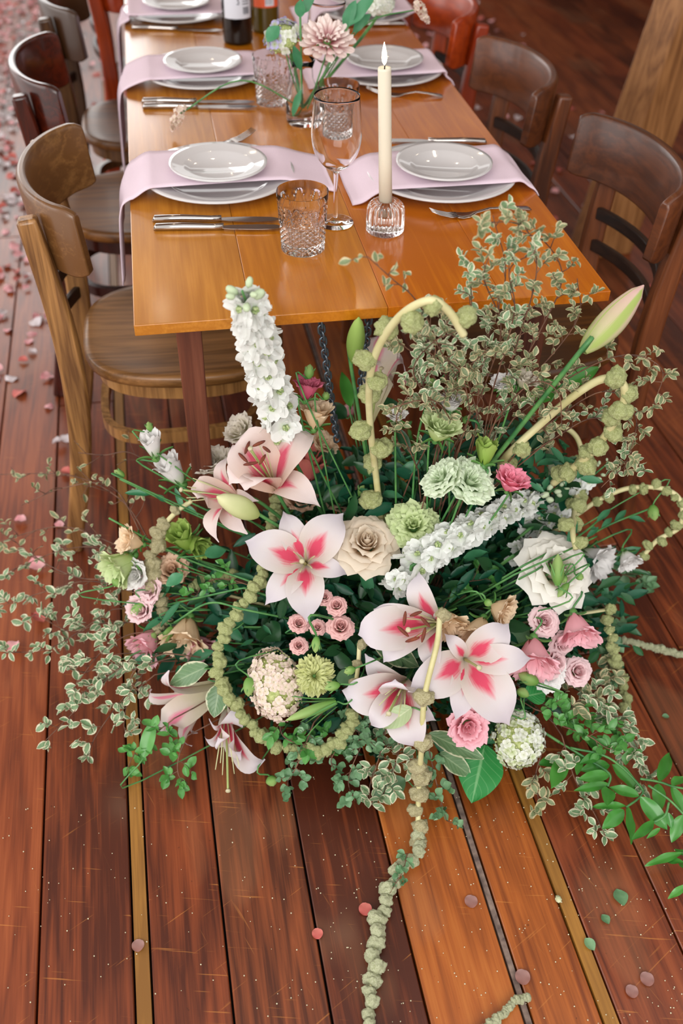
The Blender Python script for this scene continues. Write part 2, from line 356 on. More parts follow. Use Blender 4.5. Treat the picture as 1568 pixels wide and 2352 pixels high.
# ================================================================== THE ROOM
floor = struct(bpy.data.objects.new('floor', None)); COL.objects.link(floor)
floor.matrix_basis = Matrix.Rotation(math.atan(.019), 4, 'Z')
sub = MB(); sub.box((.8, 3.2, -.05), (7.4, 9.2, .04)); so = sub.build('subfloor', plain('subfloor_dark', '120906', .9), floor, smooth=False)
_edges = [-.857, -.718, -.579, -.438, -.298, -.157, -.132, -.017, .123, .262, .399, .411, .512, .536, .673, .812, .94]
while _edges[0] > -2.7: _edges.insert(0, _edges[0]-.139)
while _edges[-1] < 4.2: _edges.append(_edges[-1]+.139)
_joints = {.673: [1.16], .812: [1.45, 3.6], .262: [2.9], -.298: [2.2, 4.9], .94: [2.2, 4.4], -.438: [3.4], 1.079: [3.1]}
for a, b in zip(_edges, _edges[1:]):
    w = b-a
    ys = [-.9]+_joints.get(round(a, 3), [1.9+1.7*((a*7.3) % 1.0), 4.3+1.2*((a*5.1) % 1.0)] if abs(a-.2) > .62 else [])+[7.6]
    for y0, y1 in zip(ys, ys[1:]):
        g = .0018
        if abs(a-.399) < 1e-3: nm, mt, dz = 'filler_strip', M_FILLER, -.002
        elif abs(a+.157) < 1e-3: nm, mt, dz = 'narrow_plank', M_OCHRE, 0
        elif abs(a-.512) < 1e-3: nm, mt, dz = 'narrow_plank', M_OCHRE, 0
        else:
            nm = 'plank'; dz = rnd(-.0008, .0004)
            mt = M_FLOORS[2] if .26 <= a < .52 else (M_FLOORS[1] if (a < -.72 or random.random() < .35) else M_FLOORS[0])
        m = MB(); m.box((0, 0, -.012+dz), (w-2*g, y1-y0-2*g, .024))
        o = m.build(nm, mt, floor, smooth=False, M=Matrix.Translation(((a+b)/2, (y0+y1)/2, 0)))
        if nm == 'plank' and y0 < 1.5:
            bv = o.modifiers.new('bevel', 'BEVEL'); bv.width = .0015; bv.segments = 1
def wallpanel(name, x0, x1, y0, y1, h):
    root = struct(bpy.data.objects.new(name, None)); COL.objects.link(root)
    horiz = x1-x0 > y1-y0; L = (x1-x0) if horiz else (y1-y0); n = int(L/.3)
    for i in range(n):
        m = MB(); c = (i+.5)*L/n
        m.box((0, 0, h/2), ((L/n-.006) if horiz else (x1-x0), (y1-y0) if horiz else (L/n-.006), h))
        m.build('wall_board', M_WALL, root, smooth=False, M=Matrix.Translation(((x0+c) if horiz else (x0+x1)/2, (y0+y1)/2 if horiz else y0+c, 0)))
wallpanel('wall_back', .9, 4.2, 7.6, 7.65, 2.6)
wallpanel('wall_right', 4.2, 4.25, -1.2, 7.6, 2.6)
pb = atz(1357, 597, 0); pt = aty(1568, 21, pb.y)-pb; pt = pt*(2.6/pt.z); pw_ = atz(1449, 583, 0)-pb; pd_ = Vector((-.035, .12, 0))
pm = MB(); pm.strip(None, [[Vector((0, 0, 0)), pw_, pw_+pd_, pd_], [pt, pt+pw_, pt+pw_+pd_, pt+pd_]])
tag(pm.build('timber_post', M_PILLAR, None, smooth=False, bevel=.006, M=Matrix.Translation(pb)), 'square pale timber post leaning behind the brown chair nearest right', 'post')

ceil = struct(bpy.data.objects.new('ceiling', None)); COL.objects.link(ceil)
_cm = None
for k in range(8, 24):
    if _cm is None: q_ = MB(); q_.box((0, 0, 0), (7.4, .372, .02)); _cm = q_.mesh('ceiling_board', wood('ceiling_wood', '6a4a34', '94705a', 'b08c74', 0, .6, 0, .6), False)
    put('ceiling_board', _cm, ceil, Matrix.Translation((.6, -1.2+.375*k, 3.0)))

# ================================================================== TABLE
TX0, TX1, TY0, TY1, TZ = -.071, .666, 1.286, 4.1, .75
tbl = thing('dining_table', 'long varnished wooden dining table with glossy honey coloured top', 'table', (.3, 2.7, 0))
def kid(mb, name, mat, parent, w=(0, 0, 0), c=(0, 0, 0), **k):
    return mb.build(name, mat, parent, M=Matrix.Translation(Vector(c)-Vector(w)), **k)
TW = (.3, 2.7, 0)
for (a, b, m_) in ((TX0, .103, M_TABLE[0]), (.103, .309, M_TABLE[1]), (.309, .492, M_TABLE[2]), (.492, TX1, M_TABLE[2])):
    m = MB(); m.box((0, 0, 0), (b-a-.0003, TY1-TY0, .018)); kid(m, 'tabletop_board', m_, tbl, TW, ((a+b)/2, (TY0+TY1)/2, TZ-.009), smooth=False, bevel=.0012)
for (x, y) in ((.008, 1.385), (.585, 1.385), (.008, 4.0), (.585, 4.0)):
    m = MB(); m.strip(None, [[Vector((sx*h, sy*h, z)) for sx, sy in ((-1, -1), (1, -1), (1, 1), (-1, 1))] for h, z in ((.016, 0), (.0205, .732))])
    kid(m, 'leg', M_LEGW, tbl, TW, (x, y, 0), smooth=False, bevel=.002)
for (c, s_) in (((.297, 1.47, .695), (.56, .02, .07)), ((.297, 4.0, .695), (.56, .02, .07)), ((.03, 2.7, .695), (.02, 2.5, .07)), ((.565, 2.7, .695), (.02, 2.5, .07))):
    m = MB(); m.box((0, 0, 0), s_); kid(m, 'apron', M_LEGW, tbl, TW, c, smooth=False)

# ================================================================== CHAIRS (local: faces +x, seat centre at the origin)
def bar(mb, path, w, h, side=None):
    """rectangular bar: w across (horizontal side vector), h the other way"""
    path = [Vector(p) for p in path]; secs = []
    for i, p in enumerate(path):
        t = (path[min(i+1, len(path)-1)]-path[max(i-1, 0)]).normalized()
        s = (Vector(side) if side else Vector((0, 0, 1)).cross(t)); s = (s-t*s.dot(t)).normalized(); u = t.cross(s)
        wi = w[i] if isinstance(w, (list, tuple)) else w; hi = h[i] if isinstance(h, (list, tuple)) else h
        secs.append([p+s*a*wi/2+u*b*hi/2 for a, b in ((-1, -1), (1, -1), (1, 1), (-1, 1))])
    mb.strip(None, secs)
def chair(wood_key, label, loc, rz, seat=M_SEAT, slats=2, hw=.2):
    W = M_CH[wood_key]
    c = thing('dining_chair', label, 'chair', M=Matrix.Translation(loc)@Matrix.Rotation(rz, 4, 'Z'), group='bentwood chairs around the table')
    def K(m, nm, mt, smooth='auto', bevel=.004, p=c): return m.build(nm, mt, p, smooth=smooth, bevel=bevel)
    # seat
    m = MB(); rows = []
    def outline(k, z, n=48):
        r = []
        for i in range(n):
            a = 2*PI*i/n; ca, sa = math.cos(a), math.sin(a); e = 2/3.2
            x = math.copysign(abs(ca)**e, ca)*.2; y = math.copysign(abs(sa)**e, sa)*(.2-.025*(x < 0)*abs(x)/.2)
            r.append(Vector((x*k, y*k, z)))
        return r
    for k, z in ((.93, .425), (.99, .428), (1., .435), (1., .446), (.985, .451), (.93, .4515), (.8, .449), (.5, .446), (.15, .445), (.01, .445)): rows.append(outline(k, z))
    m.grid(rows, close=True); K(m, 'seat', seat, True, 0)
    m = MB(); m.grid([outline(.9, .39), outline(.9, .428), outline(.86, .428), outline(.86, .39), outline(.9, .39)], close=True); K(m, 'seat_frame', W, 'auto', 0)
    # rear posts
    for s in (-1, 1):
        m = MB(); bar(m, crom([(-.285, s*.15, 0), (-.232, s*.158, .25), (-.214, s*.164, .44), (-.219, s*.168, .60), (-.24, s*.172, .775)], 5), [.03]*21, [.034+.012*math.sin(PI*min(1, i/20)) for i in range(21)], (0, 1, 0)); K(m, 'post', W, bevel=.006)
        m = MB(); bar(m, [(.165, s*.155, 0), (.15, s*.15, .43)], [.022, .034], [.022, .034], (0, 1, 0)); K(m, 'leg', W)
    # top rail
    m = MB(); secs = []; N = 28; th = math.radians(78)
    for i in range(N+1):
        a = -1+2*i/N; q = a*th
        y = hw*math.sin(q)/math.sin(th); x = -.243+.098*(1-math.cos(q))/(1-math.cos(th))
        tx = .098*math.sin(q)/(1-math.cos(th)); ty = hw*math.cos(q)/math.sin(th); nn = Vector((ty, -tx, 0)).normalized()
        fall = max(0, abs(a)-.9)*.10
        secs.append([Vector((x, y, 0))+nn*o_+Vector((-.10*(z-.68), 0, z)) for o_, z in ((-.011, .672+fall), (.011, .672+fall), (.011, .79-fall), (.006, .799-fall), (-.006, .799-fall), (-.011, .79-fall))])
    m.strip(None, secs); K(m, 'top_rail', M_CHR[wood_key], bevel=.003)
    for k in range(slats):
        z = .603-.072*k; m = MB()
        bar(m, [(-.222-.04*(1-(t/6.)**2)+.012, t/6.*.160, z) for t in range(-6, 7)], .013, .026); K(m, 'slat', M_DARKSLAT, bevel=.003)
    m = MB(); pth = [(.16*math.copysign(abs(math.cos(a))**.6, math.cos(a))-.02, .14*math.copysign(abs(math.sin(a))**.6, math.sin(a)), .275) for a in [2*PI*i/40 for i in range(41)]]
    bar(m, pth, .016, .026); K(m, 'stretcher', W, bevel=0)
    return c
chair('oak', 'light oak chair left of the table nearest the camera, big curved back', (.0, 1.79, 0), 0, slats=3)
chair('mahogany', 'dark glossy mahogany chair second from the camera on the left side', (-.062, 2.41, 0), .05, M_SEAT2)
chair('walnut', 'dull walnut brown chair third from the camera on the left side', (-.03, 2.97, 0), 0, M_SEAT2)
chair('cherry', 'red-orange chair farthest along the left side, partly behind hanging napkins', (.065, 3.42, 0), .04, M_SEAT2)
chair('brown', 'reddish brown chair at right of the table nearest the camera, before timber post', (.685, 1.71, 0), PI, M_SEAT2, hw=.21)
chair('brown', 'brown chair second from the camera on the right side, with thin golden rail edge', (.625, 2.25, 0), PI+.03, M_SEAT2)
chair('cherry', 'orange-red chair third from the camera on the right side', (.60, 2.80, 0), PI, M_SEAT2)
chair('cherry', 'orange wooden chair farthest along the right side, half behind white flower', (.56, 3.42, 0), PI, M_SEAT2)

# ================================================================== TABLEWARE
def plate_prof(R, h, foot):
    t = .0035
    top = [(0.0005, t), (foot*.95, t), (foot*1.12, t*1.2+h*.35), (foot*1.2, h*.62), (R*.93, h*.93), (R, h)]
    bot = [(R, h-.003), (R*.93, h*.93-t), (foot*1.18, h*.62-t), (foot*1.08, .002), (foot, 0), (foot*.93, 0), (foot*.9, .0012), (.0005, .0012)]
    return top+bot
def mk_plate(name, R, h, foot, label, cat, grp, p):
    m = MB(); m.lathe(plate_prof(R, h, foot), 64); o = m.build(name, M_CHINA, None, smooth=True, M=Matrix.Translation(p)); tag(o, label, cat, grp); return o
def sheet(rows, t=.0022):
    """a cloth grid given two sides"""
    n, m = len(rows), len(rows[0]); N = [[None]*m for _ in range(n)]
    for i in range(n):
        for j in range(m):
            a = rows[min(i+1, n-1)][j]-rows[max(i-1, 0)][j]; b = rows[i][min(j+1, m-1)]-rows[i][max(j-1, 0)]; q = a.cross(b); N[i][j] = q.normalized() if q.length else Vector((0, 0, 1))
    secs = [[rows[i][j]+N[i][j]*t/2 for j in range(m)]+[rows[i][j]-N[i][j]*t/2 for j in reversed(range(m))] for i in range(n)]
    mb = MB(); mb.grid(secs, close=True)
    k = 2*m; b0 = len(mb.v)-n*k
    for i in (0, n-1):
        mb.f += [(b0+i*k+j, b0+i*k+j+1, b0+i*k+k-2-j, b0+i*k+k-1-j) for j in range(m-1)]; mb.mi += [0]*(m-1)
    return mb
rows_lbl = ('nearest the camera', 'second from the camera', 'third from the camera')
def setting(side, i, cx, cy):
    sd = 'left' if side < 0 else 'right'; where = f'{sd} side, {rows_lbl[i]}'
    mk_plate('dinner_plate', .14, .021, .085, f'wide dinner plate under the pink napkin, {where}', 'plate', 'dinner plates', (cx, cy, TZ+.0004))
    mk_plate('side_plate', .089, .016, .054, f'white side plate on the pink napkin, {where}', 'plate', 'side plates', (cx, cy-.012, TZ+.0285))
    # napkin
    if side < 0:
        prof = [(.205, .0035), (.165, .012), (.13, .022), (.10, .0255), (.0, .0255), (-.10, .0255), (-.128, .026)]
        ex = TX0-cx
        tail = [(ex+.014, .016), (ex-.004, .006), (ex-.012, -.012), (ex-.016, -.05), (ex-.022, (-.11, -.17, -.15)[i])]
        pr = crom([Vector((x, 0, z)) for x, z in prof+tail], 5)
    else:
        pr = crom([Vector((x, 0, z)) for x, z in [(-.185, .0035), (-.165, .006), (-.145, .017), (-.125, .0245), (-.10, .0255), (0, .0255), (.10, .0255), (.13, .025), (TX1-cx-.014, .013), (TX1-cx, .003), (TX1-cx+.008, -.009)]], 5)
    rows = []; n = len(pr)
    for k, p in enumerate(pr):
        f = k/(n-1); r = []
        hangf = max(0., min(1., (TX0-(cx+p.x)+.004)/.02)) if side < 0 else 0
        for j in range(11):
            v = j/10; w = .165 if side < 0 else .17
            w2 = w*(1-.0*f); y = (v-.5)*w2 + (.012*math.sin(f*5+i) if side < 0 else (-.02*(1-f)+.01))
            y -= .006*hangf
            z = p.z+.0012*math.sin(v*9+f*7+i*2)
            if hangf: 
                dz = .085-p.z; z = p.z - (.03*abs(v-.1)**1.2*-1 + .045*(1-v))*max(0, min(1, -p.z/.1)); y += .02*(v-.5)*-hangf
            x = p.x+.004*math.sin(v*7+i)*hangf - .01*hangf*(1-v)
            r.append(Vector((cx+x, cy+.004+y, TZ+z)))
        rows.append(r)
    o = sheet(rows).build('napkin', M_LINEN, None)
    tag(o, (f'pink linen napkin draped over the table edge, {where}' if side < 0 else f'pink linen napkin folded flat across the plate, {where}'), 'napkin', 'pink napkins')
def knife(x0, x1, y0, y1, label, blade=True):
    a, b = Vector((x0, y0, TZ)), Vector((x1, y1, TZ)); L = (b-a).length; dx = (b-a).normalized()
    ang = math.atan2(dx.y, dx.x); t = thing('table_knife', label, 'knife', M=Matrix.Translation(a)@Matrix.Rotation(ang, 4, 'Z'), group='table knives')
    m = MB(); secs = []
    for s, w, h in ((0, .005, .003), (.004, .0075, .006), (.05, .0065, .0065), (.10, .0055, .0055), (.118, .005, .006)):
        secs.append([Vector((s, math.cos(q)*w, .0005+h+math.sin(q)*h)) for q in [2*PI*k/10 for k in range(10)]])
    m.strip(None, secs); m.build('handle', M_SILVER, t)
    m = MB(); secs = []
    for s, w in ((.116, .005), (.13, .008), (L*.8, .010), (L*.93, .0085), (L, .002)):
        secs.append([Vector((s, -w, .005)), Vector((s, w*.9, .0045)), Vector((s, w*.9, .006)), Vector((s, -w, .0058))])
    m.strip(None, secs); m.build('blade', M_SILVER, t, smooth='auto')
def fork(x0, x1, y0, y1, label):
    """tines at x0"""
    a, b = Vector((x0, y0, TZ)), Vector((x1, y1, TZ)); L = (b-a).length; dx = (b-a).normalized()
    t = thing('table_fork', label, 'fork', M=Matrix.Translation(a)@Matrix.Rotation(math.atan2(dx.y, dx.x), 4, 'Z'), group='table forks')
    m = MB(); secs = []
    for s, w, z in ((.048, .011, .004), (.058, .0125, .002), (.072, .010, .002), (.085, .004, .006), (.11, .003, .011), (L*.8, .0045, .009), (L*.97, .0075, .005), (L, .005, .003)):
        secs.append([Vector((s, -w, z-.001)), Vector((s, w, z-.001)), Vector((s, w, z+.001)), Vector((s, -w, z+.001))])
    m.strip(None, secs); m.build('handle', M_SILVER, t, bevel=.0006)
    for k in range(4):
        y = (k-1.5)*.006; m = MB(); m.tube([(0, y*.85, .018), (.015, y*.95, .011), (.035, y, .005), (.05, y, .004)], [.0008, .0014, .0018, .002], 6); m.build('tine', M_SILVER, t)
LC = ((.093, 1.782), (.105, 2.372), (.07, 2.88)); RC = ((.504, 1.732), (.519, 2.342), (.56, 2.83))
for i in range(3):
    setting(-1, i, *LC[i]); setting(1, i, *RC[i])
for i, (x0, x1, ya, yb) in enumerate(((-.033, .185, 1.628, 1.598), (-.039, .202, 2.216, 2.182), (-.052, .175, 2.765, 2.715))):
    knife(x0, x1, ya, yb, f'farther of two steel knives lying together, left side, place {rows_lbl[i]}')
    if i < 2: knife(x0+.001, x1+.002, ya-.033, yb-.03, f'nearer of two steel knives lying together, left side, place {rows_lbl[i]}')
fork(.444, .632, 1.573, 1.585, 'steel fork lying in front of the near right plates')
fork(.455, .62, 2.212, 2.172, 'steel fork lying in front of the middle right plates')
fork(.18, .0, 1.99, 1.90, 'steel fork with tines showing behind the near left plates')
knife(.64, .43, 1.895, 1.93, 'steel knife lying behind the near right plates')
knife(.66, .45, 2.72, 2.74, 'steel knife lying behind the middle right plates')

def tumbler(x, y, label, h=.098, r0=.036, r1=.042):
    m = MB(); NZ, NA = 44, 120; rows = []
    for i in range(NZ+1):
        z = h*i/NZ; f = i/NZ; R = r0+(r1-r0)*f
        row = []
        for k in range(NA):
            a = 2*PI*k/NA; d = 0
            if .04 < f < .48:
                p = (a*10/PI+f*11) % 1; q = (a*10/PI-f*11) % 1; d = .0030*min(1, 3*min(min(p, 1-p), min(q, 1-q)))-.003
            elif .48 <= f < .86:
                s = (a*4/PI) % 1; w = (f-.48)/.38; e = abs(abs(s-.5)*2-(.12+.75*w)); d = -.0028*max(0, 1-e/.12); e2 = abs(s-.5)*2; d -= .0022*max(0, 1-e2/.10)*(1 if w < .7 else 0); d -= .002*max(0, 1-abs(abs(s-.5)*2-.45*w)/.08)
            row.append(Vector(((R+d)*math.cos(a), (R+d)*math.sin(a), z)))
        rows.append(row)
    for (f, dr) in ((1.002, .0004), (.97, .0014), (.9, .0024)): rows.append([Vector(((r1-dr)*math.cos(2*PI*k/NA), (r1-dr)*math.sin(2*PI*k/NA), h*f)) for k in range(NA)])
    for f in (.7, .4, .17, .13): 
        R = r0+(r1-r0)*f-(.003 if f > .15 else .012); rows.append([Vector((R*math.cos(2*PI*k/NA), R*math.sin(2*PI*k/NA), h*f)) for k in range(NA)])
    rows.append([Vector((.0004*math.cos(2*PI*k/NA), .0004*math.sin(2*PI*k/NA), h*.12)) for k in range(NA)])
    rows.insert(0, [Vector((r0*.9*math.cos(2*PI*k/NA), r0*.9*math.sin(2*PI*k/NA), -.0000)) for k in range(NA)]); rows.insert(0, [Vector((.0004*math.cos(2*PI*k/NA), .0004*math.sin(2*PI*k/NA), .004)) for k in range(NA)])
    m.grid(rows, close=True)
    tag(m.build('tumbler', M_CUT, None, smooth='auto', M=Matrix.Translation((x, y, TZ+.0005))), label, 'glass', 'cut glass tumblers')
tumbler(.209, 1.497, 'cut-crystal tumbler standing nearest the camera beside the knives')
tumbler(.243, 2.19, 'cut-crystal tumbler standing left of the flower vase')
tumbler(.352, 1.99, 'cut-crystal tumbler standing half hidden behind the near wine glass')
def wine(x, y, label, h=.215):
    t = thing('wine_glass', label, 'glass', (x, y, TZ+.0005), group='wine glasses')
    o = [(.0005, .009), (.0038, .012), (.0036, .05), (.004, .082), (.007, .092), (.022, .102), (.036, .122), (.0415, .147), (.0410, .17), (.038, .2), (.0365, h)]
    o = [(a.x, a.y) for a in crom([Vector((r, z, 0)) for r, z in o], 3)]
    inn = [(max(.0005, r-.0002-.0011*min(1, (h-z)/.03)), z) for r, z in reversed(o) if z > .1]+[(.0005, .1)]
    m = MB(); m.lathe(o+inn, 48); m.build('bowl', M_GLASS, t)
    m = MB(); m.lathe([(.0005, .0), (.031, .0), (.0315, .001), (.031, .0018), (.012, .004), (.005, .009), (.0005, .0092)], 48); m.build('base', M_GLASS, t)
wine(.278, 1.583, 'clear wine glass standing nearest the candle')
wine(.352, 2.13, 'clear wine glass standing behind the vase, second from the camera')
wine(.29, 2.83, 'clear wine glass standing behind the bottles at the top')
# candle + holder
hx, hy = .357, 1.541
def ribs(a, r, z): return -.0032*(1-abs(math.cos(a*12)))**.8 if .004 < z < .0548 and r > .0175 else 0
m = MB(); m.lathe([(.0005, .002), (.030, .0), (.0325, .003), (.0325, .006), (.0325, .025), (.0320, .038), (.0305, .045), (.025, .051), (.018, .0545), (.0155, .055), (.0132, .053), (.0125, .03), (.012, .028), (.0005, .028)], 192, ribs)
tag(m.build('candle_holder', M_CUT, None, smooth=True, M=Matrix.Translation((hx, hy, TZ+.0005))), 'ribbed clear glass candle holder standing on the table', 'candle holder')
cn = thing('taper_candle', 'tall ivory taper candle with lit flame in the ribbed holder', 'candle', M=Matrix.Translation((hx, hy, TZ+.030))@Matrix.Rotation(math.radians(-3.2), 4, 'Y')@Matrix.Diagonal((1, 1, .965, 1)))
m = MB(); m.lathe([(.0005, 0), (.0112, 0), (.0108, .1), (.0104, .242), (.0098, .246), (.006, .245), (.0005, .243)], 32); m.build('wax', M_WAX, cn)
m = MB(); m.tube([(0, 0, .243), (.0004, 0, .247), (.0006, 0, .251)], .0009, 6); m.build('wick', M_WICK, cn)
m = MB(); m.lathe([(.0004, .249), (.0032, .254), (.0044, .260), (.0040, .267), (.0022, .276), (.0004, .284)], 16); m.build('flame', M_FLAME, cn)
# bottles
def bottle(x, y, R, label, mat, labmat, orange=False, rot=0.):
    t = thing('wine_bottle', label, 'bottle', M=Matrix.Translation((x, y, TZ+.0005))@Matrix.Rotation(rot, 4, 'Z'))
    m = MB(); m.lathe([(.0005, .006), (R*.7, .0), (R*.96, .002), (R, .008), (R, .175), (R*.92, .2), (R*.5, .23), (.0145, .25), (.0135, .29), (.015, .292), (.015, .3), (.0005, .3)], 48); m.build('bottle_body', mat, t)
    def curved(nm, a0, a1, z0, z1, mt, off, parent):
        mm = MB(); mm.grid([[Vector(((R+off)*math.cos(a0+(a1-a0)*k/16), (R+off)*math.sin(a0+(a1-a0)*k/16), z)) for k in range(17)] for z in (z0, z1)]); return mm.build(nm, mt, parent)
    c = -PI/2; lb = curved('label', c-1.0, c+1.0, .062, .165, labmat, .0005, t)
    if orange:
        for k in range(12): curved('barcode_bar', c-.05+k*.045, c-.05+k*.045+(.02 if k % 3 else .032), .07, .105, M_LABEL if k % 2 else M_INK, .0009, lb)
        curved('print_block', c-.1, c+.55, .066, .112, M_LABEL, .0007, lb)
        for k in range(5): curved('print_mark', c-.35+k*.13, c-.27+k*.13, .128, .138, M_LABEL, .0009, lb)
    else:
        for k in range(10): curved('barcode_bar', c+.35+k*.045, c+.35+k*.045+(.02 if k % 3 else .032), .072, .088, M_INK, .0009, lb)
        for k in range(3): curved('print_line', c+.32, c+.8, .094+k*.006, .096+k*.006, M_INK, .0009, lb)
        q = MB(); 
        q.tube([Vector(((R+.001)*math.cos(c+a), (R+.001)*math.sin(c+a), z)) for a, z in ((-.05, .113), (.06, .113), (.08, .108), (.0, .104), (.08, .1), (.06, .095), (-.05, .095))], .0012, 5); q.build('print_number', M_INK, lb)
bottle(.208, 2.63, .037, 'dark wine bottle with white barcode label standing near the tumbler', M_BOTTLE, M_LABEL)
bottle(.288, 2.72, .036, 'olive green bottle with orange label behind the dark bottle', M_BOTTLE2, M_ORANGE, True)

# ================================================================== FLOWERS: shared petal shapes
_pc = {}
def cup_petal(r0, r1, h, wrap, lip=0., ruff=0., pw=1., seed=0, nu=9, nv=8, mat=None):
    key = (r0, r1, h, wrap, lip, ruff, pw, seed, mat.name)
    if key in _pc: return _pc[key]
    rs = random.Random(seed*31+7); ph = [rs.uniform(0, 6.28) for _ in range(4)]
    rows = []
    if ruff > .03: nu, nv = 15, 10
    for i in range(nv+1):
        v = i/nv; row = []
        half = wrap/2*(.38+.62*math.sin(min(1, v*1.25)*PI/2))
        if v > .62: half *= math.sqrt(max(0.03, 1-((v-.62)/.40)**2*.92))
        for j in range(nu):
            u = -1+2*j/(nu-1); e = max(0, v-.62)/.38
            rr = r0+(r1-r0)*v**pw + lip*e*e*(.5+.5*u*u)
            z = h*(v**.85) - max(0, lip)*.75*e*e*e
            w = ruff*v*v*(math.sin(u*6.5+ph[0])+.7*math.sin(u*13+ph[1]+v*3)+.4*math.sin(u*23+ph[2]))
            rr += w*.55; z += w*.8*(.35+abs(u)) - .13*h*u*u*v*(1 if ruff < .04 else .5)
            a = u*half; row.append(Vector((rr*math.cos(a), rr*math.sin(a), z)))
        rows.append(row)
    m = MB(); m.grid(rows); me = m.mesh('petal', mat); _pc[key] = me; return me
def bloom_rings(root, size, rings, mat, name='petal', z0=0., spin=0.):
    """rings: (count, r0, r1, h, wrap, lip, ruff, pw)"""
    k = 0
    for ri, (n, r0, r1, h, wrap, lip, ruff, pw) in enumerate(rings):
        off = rnd(0, 6.28)
        for i in range(n):
            me = cup_petal(r0, r1, h, wrap, lip, ruff, pw, ri*3+i % 3, mat=mat)
            s = size*rnd(.93, 1.07)
            M = Matrix.Translation((0, 0, z0))@Matrix.Rotation(off+2*PI*i/n+rnd(-.14, .14)+spin, 4, 'Z')@Matrix.Rotation(rnd(-.05, .07), 4, 'Y')@Matrix.Diagonal((s, s, s*rnd(.94, 1.05), 1))
            put(name, me, root, M); k += 1
def stem(root, M, start_off, hub=None, r=.0022, mat=None, via=None, name='stem'):
    """a stem from under the bloom down to where the stems meet, in the bloom's own space"""
    inv = M.inverted(); hub = Vector(hub) if hub else HUB+Vector((rnd(-.09, .09), rnd(-.05, .05), rnd(0, .04)))
    p0 = M@Vector((0, 0, start_off)); ax = (M.to_3x3()@Vector((0, 0, -1))).normalized()
    p1 = p0+ax*min(.035, (hub-p0).length*.2)
    pts = [p0, p1]+([Vector(via)] if via else [])+[hub]
    m = MB(); pp = crom([inv@p for p in pts], 6); m.tube(pp, [r*M.inverted().to_scale()[0]]*len(pp), 6); m.build(name, mat or M_STEM, root)
def sepals(root, n, L, w, z, open_=.5, mat=None):
    m = MB(); rows = []
    for i in range(6):
        v = i/5; ww = w*math.sin(PI*min(1, .25+v*.75))*(1.02-v*.6) if i < 5 else .0002
        rows.append([Vector((.12*L+L*v*math.sin(open_*(1+v*.5)), u*ww, L*v*math.cos(open_*(1+v*.5))+.004*abs(u))) for u in (-1, 0, 1)])
    m.grid(rows); me = m.mesh('sepal', mat or M_SEPAL)
    for i in range(n): put('sepal', me, root, Matrix.Translation((0, 0, z))@Matrix.Rotation(2*PI*i/n+rnd(-.15, .15), 4, 'Z'))

ROSE = [(2, .02, .09, .98, 3.8, -.055, .01, .8), (3, .05, .16, .99, 3.0, -.05, .01, .8), (3, .08, .24, .97, 2.7, -.03, .01, .8), (4, .12, .34, .93, 2.3, .04, .015, .8), (5, .16, .50, .86, 1.9, .16, .02, .8), (5, .18, .70, .74, 1.75, .22, .025, .75), (6, .2, .88, .58, 1.55, .22, .03, .7)]
ROSEBIG = ROSE[:6]+[(5, .2, .86, .60, 1.6, .24, .018, .7), (5, .22, 1.0, .42, 1.5, .25, .022, .65)]
SPRAY = [(2, .02, .10, .96, 3.8, -.06, .01, .8), (3, .05, .18, .98, 3.0, -.05, .01, .8), (4, .1, .28, .96, 2.6, -.02, .01, .8), (5, .15, .42, .9, 2.1, .08, .015, .8), (5, .18, .60, .8, 1.9, .18, .02, .75), (6, .2, .80, .66, 1.7, .22, .02, .7), (6, .22, .94, .45, 1.5, .16, .03, .65)]
LISI = [(3, .02, .12, .86, 2.4, -.03, .04, .8), (4, .05, .24, .88, 1.9, .06, .05, .9), (6, .1, .42, .88, 1.7, .2, .07, .8), (7, .14, .62, .84, 1.6, .22, .07, .75), (7, .16, .80, .72, 1.5, .2, .06, .7), (6, .18, .95, .55, 1.5, .12, .05, .65)]
CUP = [(3, .02, .12, .9, 3.0, -.04, .02, .8), (4, .05, .24, .95, 2.3, -.02, .03, .8), (5, .1, .42, 1.0, 1.9, .1, .04, .8), (5, .12, .62, 1.02, 1.8, .14, .05, .7), (5, .14, .74, .95, 1.7, .16, .05, .65)]
BELL = [(3, .05, .24, 1.2, 2.4, .06, .04, .9), (5, .08, .5, 1.25, 1.9, .12, .06, .7), (5, .1, .66, 1.22, 1.75, .16, .06, .6)]
BUDF = [(3, .04, .14, 1.1, 2.8, .0, .02, .8), (4, .08, .30, 1.15, 2.2, .03, .03, .7), (4, .1, .40, 1.05, 2.0, .05, .03, .6)]
CARN = [(6, .03, .35, .9, 1.2, .2, .16, .9), (8, .06, .55, .86, 1.1, .25, .18, .8), (9, .08, .75, .78, 1.1, .22, .17, .75), (9, .1, .95, .55, 1.1, .15, .14, .7)]
KIND = {'rose': ROSE, 'rosebig': ROSEBIG, 'spray': SPRAY, 'lisi': LISI, 'cup': CUP, 'bell': BELL, 'budf': BUDF, 'carn': CARN}

